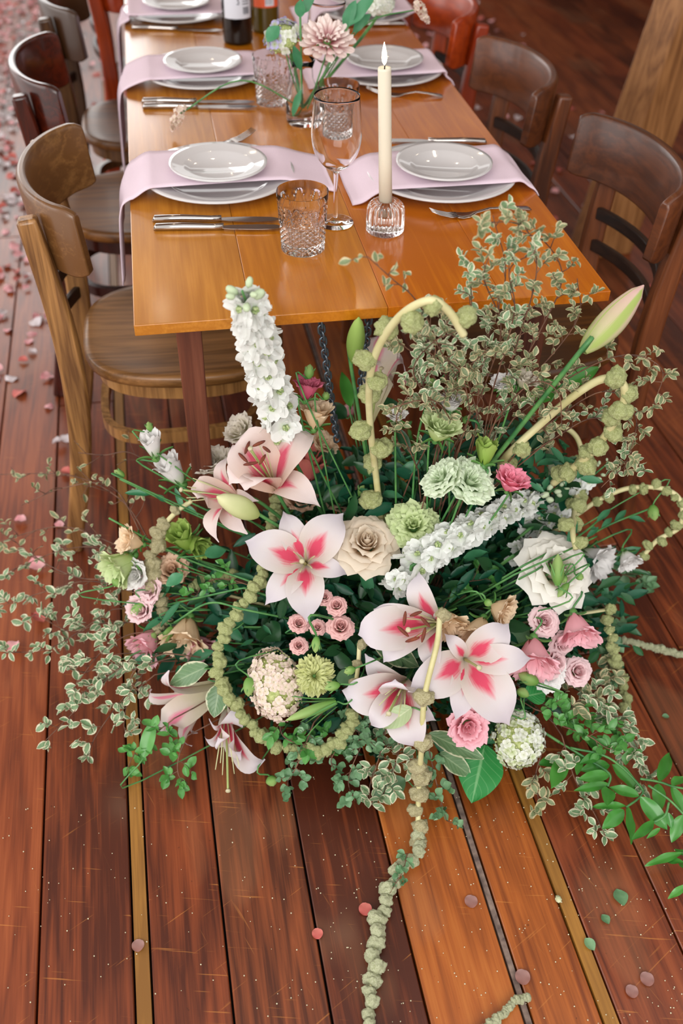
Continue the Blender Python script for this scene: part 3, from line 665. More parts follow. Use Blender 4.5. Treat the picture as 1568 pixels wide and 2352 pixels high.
def bloom(kind, mat, px, py, dpx, fc, name, label, cat='flower', lift=0., group=None, at=None, sep=5, hub=None, stemr=.0022, roll=None):
    """dpx: the bloom's width in the photograph's pixels"""
    p = at if at is not None else S(px, py, lift); size = dpx/2*depth(p)/F_PX
    wid = max(r[2]+r[5]*.6 for r in KIND[kind]); size /= wid
    ax = face(*fc); hh = KIND[kind][-2][3]*size
    M = frame(ax, rnd(0, 6) if roll is None else roll, p-ax*hh*.55)
    t = thing(name, label, cat, M=M, group=group)
    bloom_rings(t, size, KIND[kind], M_ROSE[mat])
    L = size*(.55 if kind in ('bell', 'cup', 'budf') else .5)
    sepals(t, sep, L*1.25, L*.16, -L*.12, .75 if kind in ('bell', 'budf') else 1.05)
    m = MB(); blob(m, (0, 0, -.02*size), (.16*size, .16*size, .2*size), 2); m.build('calyx', M_SEPAL, t)
    stem(t, M, -.15*size, hub, stemr)
    return t

# ------------------------------------------------------------------ lilies
def lily(px, py, tips, fc, label, mat=None, lift=.12, throat=.035, anth=True, nofil=False, at=None, pw=.55, arch=.28, hub=None, pist=1.0):
    """tips: (px, py, towards-the-camera offset in m, sepal?)"""
    mat = mat or M_LILY; C = at if at is not None else S(px, py, lift); ax = face(*fc); t = thing('lily', label, 'flower', C)
    B = -ax*throat; d0 = depth(C)
    for k, tp in enumerate(tips):
        tx, ty, dz = tp[:3]; sp = len(tp) > 3 and tp[3]; wf = tp[4] if len(tp) > 4 else 1.
        T = atd(tx, ty, d0-dz)-C; L = (T-B).length
        mid = (T*.42)+ax*(L*arch*(1 if dz > -.03 else .7)) + (ax*throat*.2)
        W = L*(pw*.74 if sp else pw)*wf*.5; n = 14; rows = []; uvs = []
        if sp: B0 = B-ax*.004
        else: B0 = B
        rs = random.Random(k+int(px)); ph = rs.uniform(0, 6)
        cur = []
        for i in range(n+1):
            v = i/n; cur.append(bez(B0, mid, T, v))
        # recurve the last third backwards, away from the facing direction
        for i in range(n+1):
            v = i/n; cur[i] = cur[i]-ax*(L*.10*max(0, (v-.62)/.38)**2)
        for i in range(n+1):
            v = i/n; p = cur[i]; tg = (cur[min(n, i+1)]-cur[max(0, i-1)]).normalized()
            nn = ax-tg*ax.dot(tg)
            if nn.length < .25: nn = nn+(C+p-C).normalized()*0-(-FW-tg*(-FW).dot(tg))*-.3
            nn.normalize(); sd = tg.cross(nn)
            w = W*(.17+.83*math.sin(PI*min(1, v*1.06)**1.1)**.8)*(1 if v < .8 else math.sqrt(max(0., 1-((v-.8)/.2)**2*.985)))
            row = []
            for j in range(9):
                u = -1+2*j/8; cup = .30*w*(u*u)*(1-.9*v)+.06*w*(abs(u)**.5) + .07*W*math.sin(v*11+ph+u*2)*u*u*v
                row.append(p+sd*u*w+nn*cup)
            rows.append(row)
        m = MB(); m.grid(rows); m.build('petal', mat, t)
    # stamens
    side = ax.orthogonal().normalized(); b2 = ax.cross(side); Lm = .075
    if not nofil:
        for k in range(6):
            a = 2*PI*k/6+.3; out = (side*math.cos(a)+b2*math.sin(a)); drop = -Vector((0, 0, 1))*.012
            e = ax*(Lm*.82)+out*.02+drop*.6; m = MB()
            pp = [B.lerp(e, 0)+Vector()]+[B*(1-q)+e*q+drop*-.4*math.sin(q*PI)*.5 for q in (.33, .66, 1)]
            m.tube(pp, [.0016, .0014, .0011, .0007], 6); f = m.build('stamen', M_FILAMENT, t)
            if anth:
                m = MB(); tdir = (out.cross(ax)+out*.5+ax*.2).normalized(); q = tdir.to_track_quat('Z', 'Y').to_matrix()
                blob(m, e, (.0030, .0030, .0125), 2, None, q); m.build('anther', M_ANTHER, f)
    e = ax*Lm*1.12*pist+Vector((0, 0, -.014)); m = MB(); m.tube(crom([B, B.lerp(e, .5)+ax*.006, e], 4), [.0026]*3+[.0019]*6, 7); p_ = m.build('pistil', M_PISTIL, t)
    m = MB(); blob(m, e, (.0045, .0045, .003), 2, None, ax.to_track_quat('Z', 'Y').to_matrix()); m.build('stigma', M_STIGMA, p_)
    # neck + stem
    hub = Vector(hub) if hub else HUB+Vector((rnd(-.08, .08), rnd(-.04, .04), 0)); m = MB(); q0 = B*.96; q1 = B-ax*.05
    pp = crom([q0, q1, (q1+(hub-C))*.5-ax*.02, hub-C], 6); m.tube(pp, [.004]+[.0032]*(len(pp)-1), 7); m.build('stem', M_STEM, t)
    return t
def bud(px0, py0, px1, py1, w, mat, label, name='lily_bud', d=None, dd=0., hub=None, ribs=3, sepal=False, at0=None, at1=None, sr=.002, via=None, cat='flower bud'):
    """a bud from its base pixel to its tip pixel"""
    a = at0 if at0 is not None else (S(px0, py0, .15) if d is None else atd(px0, py0, d)); b = at1 if at1 is not None else atd(px1, py1, depth(a)-dd)
    L = (b-a).length; W = w/2*depth(a)/F_PX; ax = (b-a).normalized()
    t = thing(name, label, cat, M=frame(ax, rnd(0, 6), a)); m = MB(); rows = []; n = 16; na = 24
    for i in range(n+1):
        v = i/n; r = W*(.16+.84*math.sin(PI*min(1., .04+v*.95)**.88)**.85)*(1 if v < .9 else (1-(v-.9)/.1*.75))
        rows.append([Vector((r*(1+.09*math.cos(ribs*q)*math.sin(PI*v))*math.cos(q), r*(1+.09*math.cos(ribs*q)*math.sin(PI*v))*math.sin(q), L*v)) for q in [2*PI*k/na for k in range(na)]])
    m.grid(rows, [(((j*ribs/na) % 1.0), v/n) for v in range(n+1) for j in range(na)], close=True); m.build('bud', mat, t)
    if sepal: sepals(t, 5, L*.75, W*.28, -.001, .28)
    stem(t, t.matrix_basis, .001, hub, sr, None, via)
    return t

# ------------------------------------------------------------------ delphinium spikes
def floret_mesh(seed, mat, n=6):
    rs = random.Random(seed); m = MB()
    for k in range(n+4):
        inner = k >= n; a = 2*PI*k/n+rs.uniform(-.15, .15)+(.4 if inner else 0); L = (1. if not inner else .55)*rs.uniform(.85, 1.1); rows = []
        for i in range(6):
            v = i/5; w = .52*L*math.sin(PI*(.1+.8*v)**1.0)**.6; row = []
            for j in range(5):
                u = -1+j/2; r = .08+v*L*(1-.05*u*u); zz = (.38 if not inner else .55)*v**1.6*L*.7-.12*u*u*w + .06*math.sin(u*5+k)*v + (.0 if v < .8 else .07*math.sin(u*9+k))
                row.append(Vector((r*math.cos(a)-u*w*math.sin(a), r*math.sin(a)+u*w*math.cos(a), zz)))
            rows.append(row)
        m.grid(rows)
    return m.mesh('floret', mat)
FLO = [floret_mesh(k, M_DELPH) for k in range(3)]
_m = MB()
for k in range(7):
    a = k*2.4; blob(_m, (.13*math.cos(a)*(k > 0), .13*math.sin(a)*(k > 0), .14+.04*(k % 2)), (.11, .11, .16), 1)
EYE_ME = _m.mesh('eye', M_EYE)
_m = MB(); blob(_m, (0, 0, .5), (.42, .42, .62), 2, lambda p: 1+.08*math.cos(5*math.atan2(p.y, p.x))); DBUD_ME = _m.mesh('bud', M_DBUD)
def spike(path, w0, w1, nfl, nbud, label, hub, rflo=.0155):
    P = crom(path, 12); t = thing('delphinium_spike', label, 'flower', P[0]); o = P[0]
    m = MB(); m.tube([Vector(hub)-o]+[p-o for p in P], [.0035]+[.003-.0015*i/len(P) for i in range(len(P))], 7); m.build('stem', M_STEM, t)
    for k in range(nfl+nbud):
        f = (k+.5)/(nfl+nbud); isb = k >= nfl; q = f*(len(P)-1); i = min(len(P)-2, int(q)); p = P[i].lerp(P[i+1], q-i)
        tg = (P[min(i+2, len(P)-1)]-P[i]).normalized(); s = tg.orthogonal().normalized(); b = tg.cross(s); a = k*2.39996
        out = (s*math.cos(a)+b*math.sin(a)); W = (w0+(w1-w0)*f)
        d = (out+tg*(.25 if not isb else .7)+Vector((rnd(-.12, .12), rnd(-.12, .12), rnd(-.12, .12)))).normalized()
        if not isb:
            s_ = rflo*rnd(.88, 1.12)*(1-.22*f); M = frame(d, rnd(0, 6), p-o+out*(W-s_*.4))@Matrix.Scale(s_, 4)
            fo = put('floret', FLO[k % 3], t, M); put('eye', EYE_ME, fo)
        else:
            s_ = rflo*(.55-.25*(k-nfl)/max(1, nbud)); put('bud', DBUD_ME, t, frame(d, 0, p-o+out*W*.6)@Matrix.Scale(s_, 4))
    return t
# ------------------------------------------------------------------ hydrangeas
def hyd_floret(mat, seed):
    rs = random.Random(seed); m = MB()
    for k in range(4):
        a = PI/2*k+rs.uniform(-.1, .1); rows = []
        for i in range(4):
            v = i/3; w = .55*math.sin(PI*(.12+.74*v)); rows.append([Vector(((.06+.95*v)*math.cos(a)-u*w*math.sin(a), (.06+.95*v)*math.sin(a)+u*w*math.cos(a), .18*v-.1*u*u+rs.uniform(-.03, .03))) for u in (-1, 0, 1)])
        m.grid(rows)
    return m.mesh('floret', mat)
_m = MB(); blob(_m, (0, 0, .4), (.5, .5, .5), 2); HBUD = _m.mesh('bud', M_HYDB)
HF = {'pink': [hyd_floret(M_HYDP, k) for k in range(2)], 'green': [hyd_floret(M_HYDG, k) for k in range(2)], 'white': [hyd_floret(M_HYDW, k) for k in range(2)]}
def hydrangea(px, py, w, h, rotpx, fc, label, kinds, lift=.05, at=None, n=150, fs=.0075, budf=.3):
    p = at if at is not None else S(px, py, lift); k_ = depth(p)/F_PX; a_, b_ = w/2*k_, h/2*k_; ax = face(*fc)
    t = thing('hydrangea', label, 'flower', p); m = MB(); m.tube(crom([Vector((0, 0, 0)), -ax*.05, HUB-p], 5), .0035, 7); m.build('stem', M_STEM, t)
    X = RT*math.cos(rotpx)-DN*math.sin(rotpx); Y = ax.cross(X).normalized(); X = Y.cross(ax)
    m = MB(); blob(m, (0, 0, 0), (a_*.86, b_*.86, min(a_, b_)*.66), 3, None, Matrix((X, Y, ax)).transposed()); m.build('core', M_HYDB, t)
    for k in range(n):
        z = 1-1.25*(k+.5)/n; r = math.sqrt(1-min(1, z*z)); q = k*2.39996
        dirn = Vector((r*math.cos(q), r*math.sin(q), z)); pos = X*dirn.x*a_+Y*dirn.y*b_+ax*dirn.z*min(a_, b_)*.8
        nd = (X*dirn.x/a_+Y*dirn.y/b_+ax*dirn.z/min(a_, b_)).normalized(); nd = (nd+Vector((rnd(-.35, .35), rnd(-.35, .35), rnd(-.35, .35)))).normalized()
        if random.random() < budf: put('bud', HBUD, t, frame(nd, 0, pos*.95)@Matrix.Scale(fs*rnd(.3, .5), 4))
        else: put('floret', random.choice(HF[random.choice(kinds)]), t, frame(nd, rnd(0, 6), pos*rnd(.92, 1.05))@Matrix.Scale(fs*rnd(.8, 1.2), 4))
    return t
# ------------------------------------------------------------------ amaranth
def bead_mesh(seed, mat):
    def fn(p):
        d = mnoise.voronoi(p*2.1+Vector((seed*3.1, 0, 0)))[0]; e = mnoise.voronoi(p*5.5+Vector((seed*7.7, 2, 0)))[0]
        return .78+.26*mnoise.noise(p*1.7+Vector((seed*9., 0, 0)))+.16*(1-min(1, d[0]*1.2))+.12*(1-min(1, e[0]*1.5))
    m = MB(); blob(m, (0, 0, 0), 1., 4, fn); return m.mesh('bead', mat)
BEAD = {k: [bead_mesh(i, M_AMA[k]) for i in range(3)] for k in M_AMA}
def amaranth(path, rb, label, col='green', step=.8, stemr=.0032, skip=(), r_end=None, bare=0, offs=.35, hub=None):
    """rb: bead radius (m); skip: fractions of the path that are bare stem"""
    P = crom(path, 14); t = thing('amaranth_strand', label, 'flower', P[0]); o = P[0]
    m = MB(); pts = ([Vector(hub)] if hub else [])+P
    m.tube([p-o for p in pts], stemr, 7); m.build('stem', M_STEMP, t)
    L = [0]
    for a, b in zip(P, P[1:]): L.append(L[-1]+(b-a).length)
    s = 0.; k = 0
    while s < L[-1]:
        f = s/L[-1]; r = (rb+((r_end or rb)-rb)*f)*rnd(.82, 1.15)
        if not any(a <= f <= b for a, b in skip):
            i = max(q for q in range(len(L)-1) if L[q] <= s); p = P[i].lerp(P[i+1], (s-L[i])/max(1e-6, L[i+1]-L[i])); tg = (P[i+1]-P[i]).normalized()
            side = (RT*math.cos(k*2.2)+DN*math.sin(k*2.2)); side = (side-tg*side.dot(tg))
            q = p-o+side*r*offs
            if (q+o).z < r*.8: q.z = r*.8-o.z
            put('bead', BEAD[col][k % 3], t, frame(tg, rnd(0, 6), q)@Matrix.Diagonal((r*rnd(.9, 1.15), r*rnd(.9, 1.15), r*rnd(.75, 1.), 1)))
        s += r*2*step; k += 1
    return t
# ------------------------------------------------------------------ leaves
def leaf_mesh(wid, cup, bend, mat, seed=0, wav=0., nu=5, nv=8, belly=.5, ex=.8):
    rs = random.Random(seed); m = MB(); rows = []; ph = rs.uniform(0, 6)
    for i in range(nv+1):
        v = i/nv; x = v-.06*bend*v*v; vv = v**(math.log(.5)/math.log(belly)); w = wid/2*math.sin(PI*min(1, .02+vv*.98))**ex if i < nv else .004
        z0 = -bend*v*v*.5
        rows.append([Vector((x, u*w, z0+cup*w*abs(u)**1.5+wav*math.sin(v*12+ph)*u*abs(u))) for u in [-1+2*j/(nu-1) for j in range(nu)]])
    m.grid(rows); return m.mesh('leaf', mat)
def leafset(mat, wid=.62, nu=5, nv=7, wav=.02): return [leaf_mesh(wid*w, c, b, mat, s, wav, nu, nv) for s, (w, c, b) in enumerate(((1, .35, .2), (.85, .15, .5), (1.1, .45, -.15), (.9, .6, .3)))]
L_VAR, L_VARD, L_GREEN, L_SAGE, L_DARK, L_TEAL = leafset(M_VAR), leafset(M_VARD), leafset(M_GREEN, .66), leafset(M_SAGE, .8), leafset(M_DARK, .5), leafset(M_TEAL, .6)
L_LANCE = leafset(M_LANCE, .3, 5, 9)
def lmat(p, d, nrm, s):
    x = d.normalized(); z = nrm-x*nrm.dot(x); z = z.normalized() if z.length > 1e-4 else x.orthogonal().normalized(); y = z.cross(x)
    M = Matrix((x, y, z)).transposed().to_4x4(); return Matrix.Translation(p)@M@Matrix.Scale(s, 4)
UP = Vector((0, 0, 1))
def sprig(path, label, leaves=None, lsize=.013, twig=.045, gap=.022, per=6, name='pittosporum_sprig', cat='foliage', sparse=0., bare=.12, tr=.0013, twigmat=None, droop=0., hub=None, pair=False, fan=1., lab_group=None):
    leaves = leaves or L_VAR; P = crom(path, 10); t = thing(name, label, cat, P[0], group=lab_group); o = P[0]; m = MB()
    n = len(P); H = crom([Vector(hub)+Vector((rnd(-.1, .1), rnd(-.03, .03), rnd(0, .05))), Vector(hub).lerp(P[0], .55)+Vector((rnd(-.05, .05), rnd(-.03, .03), rnd(-.02, .04))), P[0]], 4)[:-1] if hub is not None else []
    m.tube([p-o for p in H+P], [tr*1.1 - tr*.6*i/(n+len(H)) for i in range(n+len(H))], 5)
    L = [0]
    for a, b in zip(P, P[1:]): L.append(L[-1]+(b-a).length)
    s = L[-1]*bare; k = 0; nl = 0
    while s <= L[-1] and nl < 290:
        i = max(q for q in range(n-1) if L[q] <= s+1e-9); i = min(i, n-2); p = P[i].lerp(P[i+1], min(1, (s-L[i])/max(1e-6, L[i+1]-L[i]))); tg = (P[i+1]-P[i]).normalized()
        a = k*2.2+rnd(-.5, .5); sd = tg.orthogonal().normalized(); sd2 = tg.cross(sd); out = sd*math.cos(a)+sd2*math.sin(a)
        d = (out*fan+tg*.75+UP*(.25-droop)+Vector((rnd(-.3, .3), rnd(-.3, .3), rnd(-.3, .3)))).normalized(); tl = twig*rnd(.55, 1.25)*(1-.35*s/L[-1])
        q = p+d*tl; mid = p.lerp(q, .5)+Vector((rnd(-1, 1), rnd(-1, 1), rnd(-.5, 1)))*tl*.14
        if q.z < .008: q.z = .008+rnd(0, .01)
        if mid.z < .006: mid.z = .008
        pts = crom([p, mid, q], 3); m.tube([x-o for x in pts], [tr*.6, tr*.55, tr*.5, tr*.5, tr*.45, tr*.4, tr*.4][:len(pts)], 4)
        npl = per if random.random() > sparse else int(per*.25)
        for c in range(npl):
            f = .3+.7*(c+.5)/npl; x = pts[0].lerp(pts[-1], f) if f < .99 else pts[-1]; j = min(len(pts)-2, int(f*(len(pts)-1))); x = pts[j].lerp(pts[j+1], f*(len(pts)-1)-j)
            ld = (d*.5+Vector((rnd(-1, 1), rnd(-1, 1), rnd(-.7, .9)))).normalized(); nr = (UP*.7-FW*.5+Vector((rnd(-.8, .8), rnd(-.8, .8), rnd(-.5, .5))))
            sz = lsize*rnd(.7, 1.45)
            if x.z+ld.z*sz < .004: ld.z = abs(ld.z)*.3
            put('leaf', random.choice(leaves), t, lmat(x-o, ld, nr, sz)); nl += 1
        s += gap*rnd(.7, 1.35); k += 1
    m.build('stem', twigmat or M_TWIG, t); return t
def bigleaf(px0, py0, px1, py1, w, mat, label, z0=None, z1=None, lift=.08, nrm=None, name='leaf', cat='leaf', cup=.25, bend=.15, wav=.02, pet=True, parent=None, belly=.45, wd=True):
    a = atz(px0, py0, z0) if z0 is not None else S(px0, py0, lift); b = atz(px1, py1, z1) if z1 is not None else atd(px1, py1, depth(a)*rnd(.985, 1.0))
    L = (b-a).length; W = w*depth(a)/F_PX/L; me = leaf_mesh(W, cup, bend, mat, int(px0), wav, 9, 14, belly)
    nn = Vector(nrm) if nrm else (UP*.75-FW*.6)
    M = lmat(a, b-a, nn, L)
    if parent: return put('leaf', me, parent, parent.matrix_basis.inverted()@M)
    t = thing(name, label, cat, a); put('blade', me, t, Matrix.Translation(-a)@M)
    m = MB(); m.tube(crom([Vector((0, 0, 0)), (a-b).normalized()*.03-UP*.02, HUB-a], 5), .0014, 5); m.build('stalk', M_STEM, t); return t

# ================================================================== THE ARRANGEMENT
pot = thing('planter', 'low dark planter hidden under the flowers on the floor', 'planter', (.36, 1.24, 0))
m = MB(); m.lathe([(.0005, .004), (.12, .001), (.13, .006), (.145, .075), (.147, .08), (.14, .08), (.128, .02), (.0005, .018)], 40); m.build('bowl', M_POT, pot)
m = MB(); blob(m, (0, 0, .05), (.125, .125, .05), 3, lambda p: 1+.08*mnoise.noise(p*4)); m.build('moss', speckle('moss', '10180e', '24381c', 60, .95), pot)
# dark leaf filling that nobody could count
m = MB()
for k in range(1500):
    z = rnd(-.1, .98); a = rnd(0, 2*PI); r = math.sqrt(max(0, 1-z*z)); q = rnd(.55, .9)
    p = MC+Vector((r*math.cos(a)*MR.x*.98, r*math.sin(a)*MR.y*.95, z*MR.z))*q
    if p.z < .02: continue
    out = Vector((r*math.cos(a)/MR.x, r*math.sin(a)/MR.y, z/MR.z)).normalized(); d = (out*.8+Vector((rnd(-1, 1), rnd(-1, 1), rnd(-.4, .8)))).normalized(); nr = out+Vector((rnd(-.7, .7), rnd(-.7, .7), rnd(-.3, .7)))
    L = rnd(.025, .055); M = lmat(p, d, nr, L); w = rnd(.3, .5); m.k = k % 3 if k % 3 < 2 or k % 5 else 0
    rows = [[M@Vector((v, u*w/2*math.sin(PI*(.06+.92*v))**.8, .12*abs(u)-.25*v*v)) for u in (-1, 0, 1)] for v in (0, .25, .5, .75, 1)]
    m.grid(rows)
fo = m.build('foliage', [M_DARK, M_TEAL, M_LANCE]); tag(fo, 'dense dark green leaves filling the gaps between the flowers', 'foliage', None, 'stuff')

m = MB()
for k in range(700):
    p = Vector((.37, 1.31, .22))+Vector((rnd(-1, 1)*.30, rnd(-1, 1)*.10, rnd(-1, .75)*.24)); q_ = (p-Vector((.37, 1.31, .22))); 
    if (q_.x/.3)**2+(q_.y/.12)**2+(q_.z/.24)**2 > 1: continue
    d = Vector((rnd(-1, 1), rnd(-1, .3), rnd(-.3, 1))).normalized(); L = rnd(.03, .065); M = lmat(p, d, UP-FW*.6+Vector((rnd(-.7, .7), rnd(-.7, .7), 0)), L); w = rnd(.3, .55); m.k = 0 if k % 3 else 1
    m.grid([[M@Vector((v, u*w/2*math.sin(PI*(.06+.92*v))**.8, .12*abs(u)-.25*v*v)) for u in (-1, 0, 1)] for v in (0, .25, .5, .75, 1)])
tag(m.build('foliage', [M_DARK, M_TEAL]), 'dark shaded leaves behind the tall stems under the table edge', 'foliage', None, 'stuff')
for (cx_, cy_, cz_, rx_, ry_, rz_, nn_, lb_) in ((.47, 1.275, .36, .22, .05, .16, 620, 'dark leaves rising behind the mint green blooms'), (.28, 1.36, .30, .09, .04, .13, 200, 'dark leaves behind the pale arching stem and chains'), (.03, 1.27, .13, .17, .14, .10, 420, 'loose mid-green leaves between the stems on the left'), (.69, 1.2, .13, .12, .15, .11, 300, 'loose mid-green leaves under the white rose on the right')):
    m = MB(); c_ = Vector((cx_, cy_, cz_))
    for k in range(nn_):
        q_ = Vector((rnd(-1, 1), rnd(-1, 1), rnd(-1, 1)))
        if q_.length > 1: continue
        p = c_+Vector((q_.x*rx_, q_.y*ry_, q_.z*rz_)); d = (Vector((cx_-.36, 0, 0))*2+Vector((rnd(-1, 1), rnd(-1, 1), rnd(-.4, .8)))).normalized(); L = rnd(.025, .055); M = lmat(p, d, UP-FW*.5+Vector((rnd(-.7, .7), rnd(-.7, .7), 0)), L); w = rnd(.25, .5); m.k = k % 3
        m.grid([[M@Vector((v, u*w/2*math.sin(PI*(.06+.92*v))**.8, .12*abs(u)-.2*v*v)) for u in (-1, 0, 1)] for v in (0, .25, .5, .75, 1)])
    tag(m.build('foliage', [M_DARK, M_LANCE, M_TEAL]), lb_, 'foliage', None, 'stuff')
# lilies -------------------------------------------------------------
lily(700, 1290, [(562, 1243, .0), (650, 1172, -.01, 1), (788, 1178, .0), (798, 1318, .0, 1), (703, 1428, .015), (607, 1388, .01, 1)], (-.02, .18, 1), 'wide open white and pink lily facing out at the middle, beside the cream rose', M_LILY, .1, anth=False, pw=.62)
lily(612, 1085, [(533, 1012, .03), (720, 990, .0), (733, 1158, .01, 1), (560, 1118, .05), (600, 992, -.03, 1), (520, 1105, .04, 1)], (-.25, .55, .8), 'blush lily with brown anthers under the white flower spike', M_LILYP, .16, pw=.78, throat=.05, at=aty(612, 1085, 1.25))
lily(512, 1135, [(443, 1140, .03), (492, 1243, .03, 1), (560, 1225, .02), (520, 1045, -.02, 1), (590, 1150, .0)], (-.75, .2, .6), 'blush lily facing left, half behind the lily with brown anthers', M_LILYP, .1, anth=False, pw=.7, at=aty(512, 1135, 1.28))
lily(985, 1432, [(957, 1312, -.01), (850, 1400, .01, 1), (812, 1458, .03), (872, 1522, .03, 1), (1000, 1548, .01), (1018, 1400, -.02, 1)], (-.45, .1, .9), 'pink-centred lily with brown anthers right of the spray roses', M_LILY, .12, pw=.44, throat=.05)
lily(1075, 1515, [(1170, 1432, .0), (1222, 1512, .01, 1), (1172, 1668, .02), (1048, 1655, .015, 1), (938, 1590, .015), (1022, 1455, -.01, 1)], (.05, .12, 1), 'large white lily with pink streaks at lower right, facing out', M_LILY, .16, anth=False, nofil=True, pw=.6, pist=1.2)
lily(918, 1585, [(783, 1590, .02), (835, 1505, -.01, 1), (905, 1565, .05), (958, 1725, .02), (850, 1672, .02, 1), (1000, 1660, .0, 1)], (-.25, -.15, .95), 'white and pink lily at lower centre with a pale leaf across it', M_LILY, .1, anth=False, pw=.55, throat=.05)
lily(430, 1612, [(328, 1592, .01, 1), (372, 1548, .03), (366, 1695, .03), (424, 1722, -.01, 1), (400, 1570, -.02, 1), (440, 1690, -.02)], (-.72, -.3, .45), 'white lily trumpet seen from the side at the lower left', M_LILYB, .1, throat=.10, anth=False, nofil=True, pw=.36, arch=.1, pist=.2)
lily(520, 1690, [(542, 1622, .03), (608, 1758, .03), (470, 1700, .0, 1), (555, 1735, .04, 1), (500, 1700, .02), (480, 1655, -.02, 1)], (.1, -.62, .72), 'white lily nodding toward the floor at lower left, long pistil', M_LILY, .1, throat=.06, anth=False, pw=.5, pist=1.2)
lily(872, 850, [(862, 770, .02), (932, 838, .0), (905, 880, -.01, 1), (850, 835, .01, 1), (888, 790, -.02)], (.1, .6, .4), 'pink lily half hidden behind the pale arching stem under table edge', M_LILYB, 0, throat=.10, anth=False, nofil=True, at=aty(872, 850, 1.36), pw=.4, pist=.2)

# lily buds -----------------------------------------------------------
bud(588, 1182, 497, 1138, 50, M_LBUD, 'pale green lily bud lying below the blush lily with brown anthers', at0=aty(590, 1183, 1.20), at1=aty(497, 1140, 1.18), sr=.003)
bud(1338, 806, 1478, 655, 66, M_LBUDP, 'large pink and green lily bud rising at right over the table corner', at0=aty(1338, 806, 1.17), at1=aty(1478, 655, 1.22), sr=.004)
bud(812, 830, 822, 735, 40, M_LBUDG, 'upright green lily bud just below the table edge', at0=aty(812, 830, 1.29), at1=aty(824, 728, 1.25), sr=.0032)

# roses and spray roses -------------------------------------------------
bloom('rosebig', 'cream', 842, 1250, 158, (.05, .5, .85), 'garden_rose', 'large cream rose beside the wide open middle lily', lift=.06)
bloom('rosebig', 'white', 1278, 1310, 185, (.25, .35, .85), 'garden_rose', 'big loose white rose at right with green buds across it', lift=.05)
for (x, y, d, lb) in ((773, 1391, 50, 'dusty pink spray rose, topmost of the tight cluster below the middle lily'), (782, 1440, 64, 'dusty pink spray rose, largest of the tight cluster'), (686, 1432, 50, 'dusty pink spray rose left of the lily petal tip'), (729, 1441, 40, 'small dusty pink spray rose directly under the lily petal tip'), (686, 1483, 44, 'dusty pink spray rose lowest of the tight cluster'), (745, 1372, 40, 'dusty pink spray rose half hidden behind lily petal')):
    bloom('spray', 'pink', x, y, d, (rnd(-.15, .15), .45, .85), 'spray_rose', lb, lift=.0, stemr=.0014)
bud(727, 1462, 724, 1500, 20, M_BUD, 'round green rose bud hanging beside the lowest spray rose', 'rose_bud', sepal=True)
for (x, y, d, fc, lb) in ((1248, 1428, 74, (.1, .3, .9), 'blush spray rose right of the peach frilled blooms'), (1325, 1542, 70, (.2, .25, .9), 'blush spray rose lowest at right edge of the flowers'), (1272, 1522, 74, (.5, 0, .8), 'blush spray rose behind the drooping pink bloom'), (1290, 1478, 66, (.3, -.3, .8), 'blush spray rose peeping between the two drooping pink blooms')):
    bloom('spray', 'blush', x, y, d, fc, 'spray_rose', lb, lift=.02, stemr=.0014)

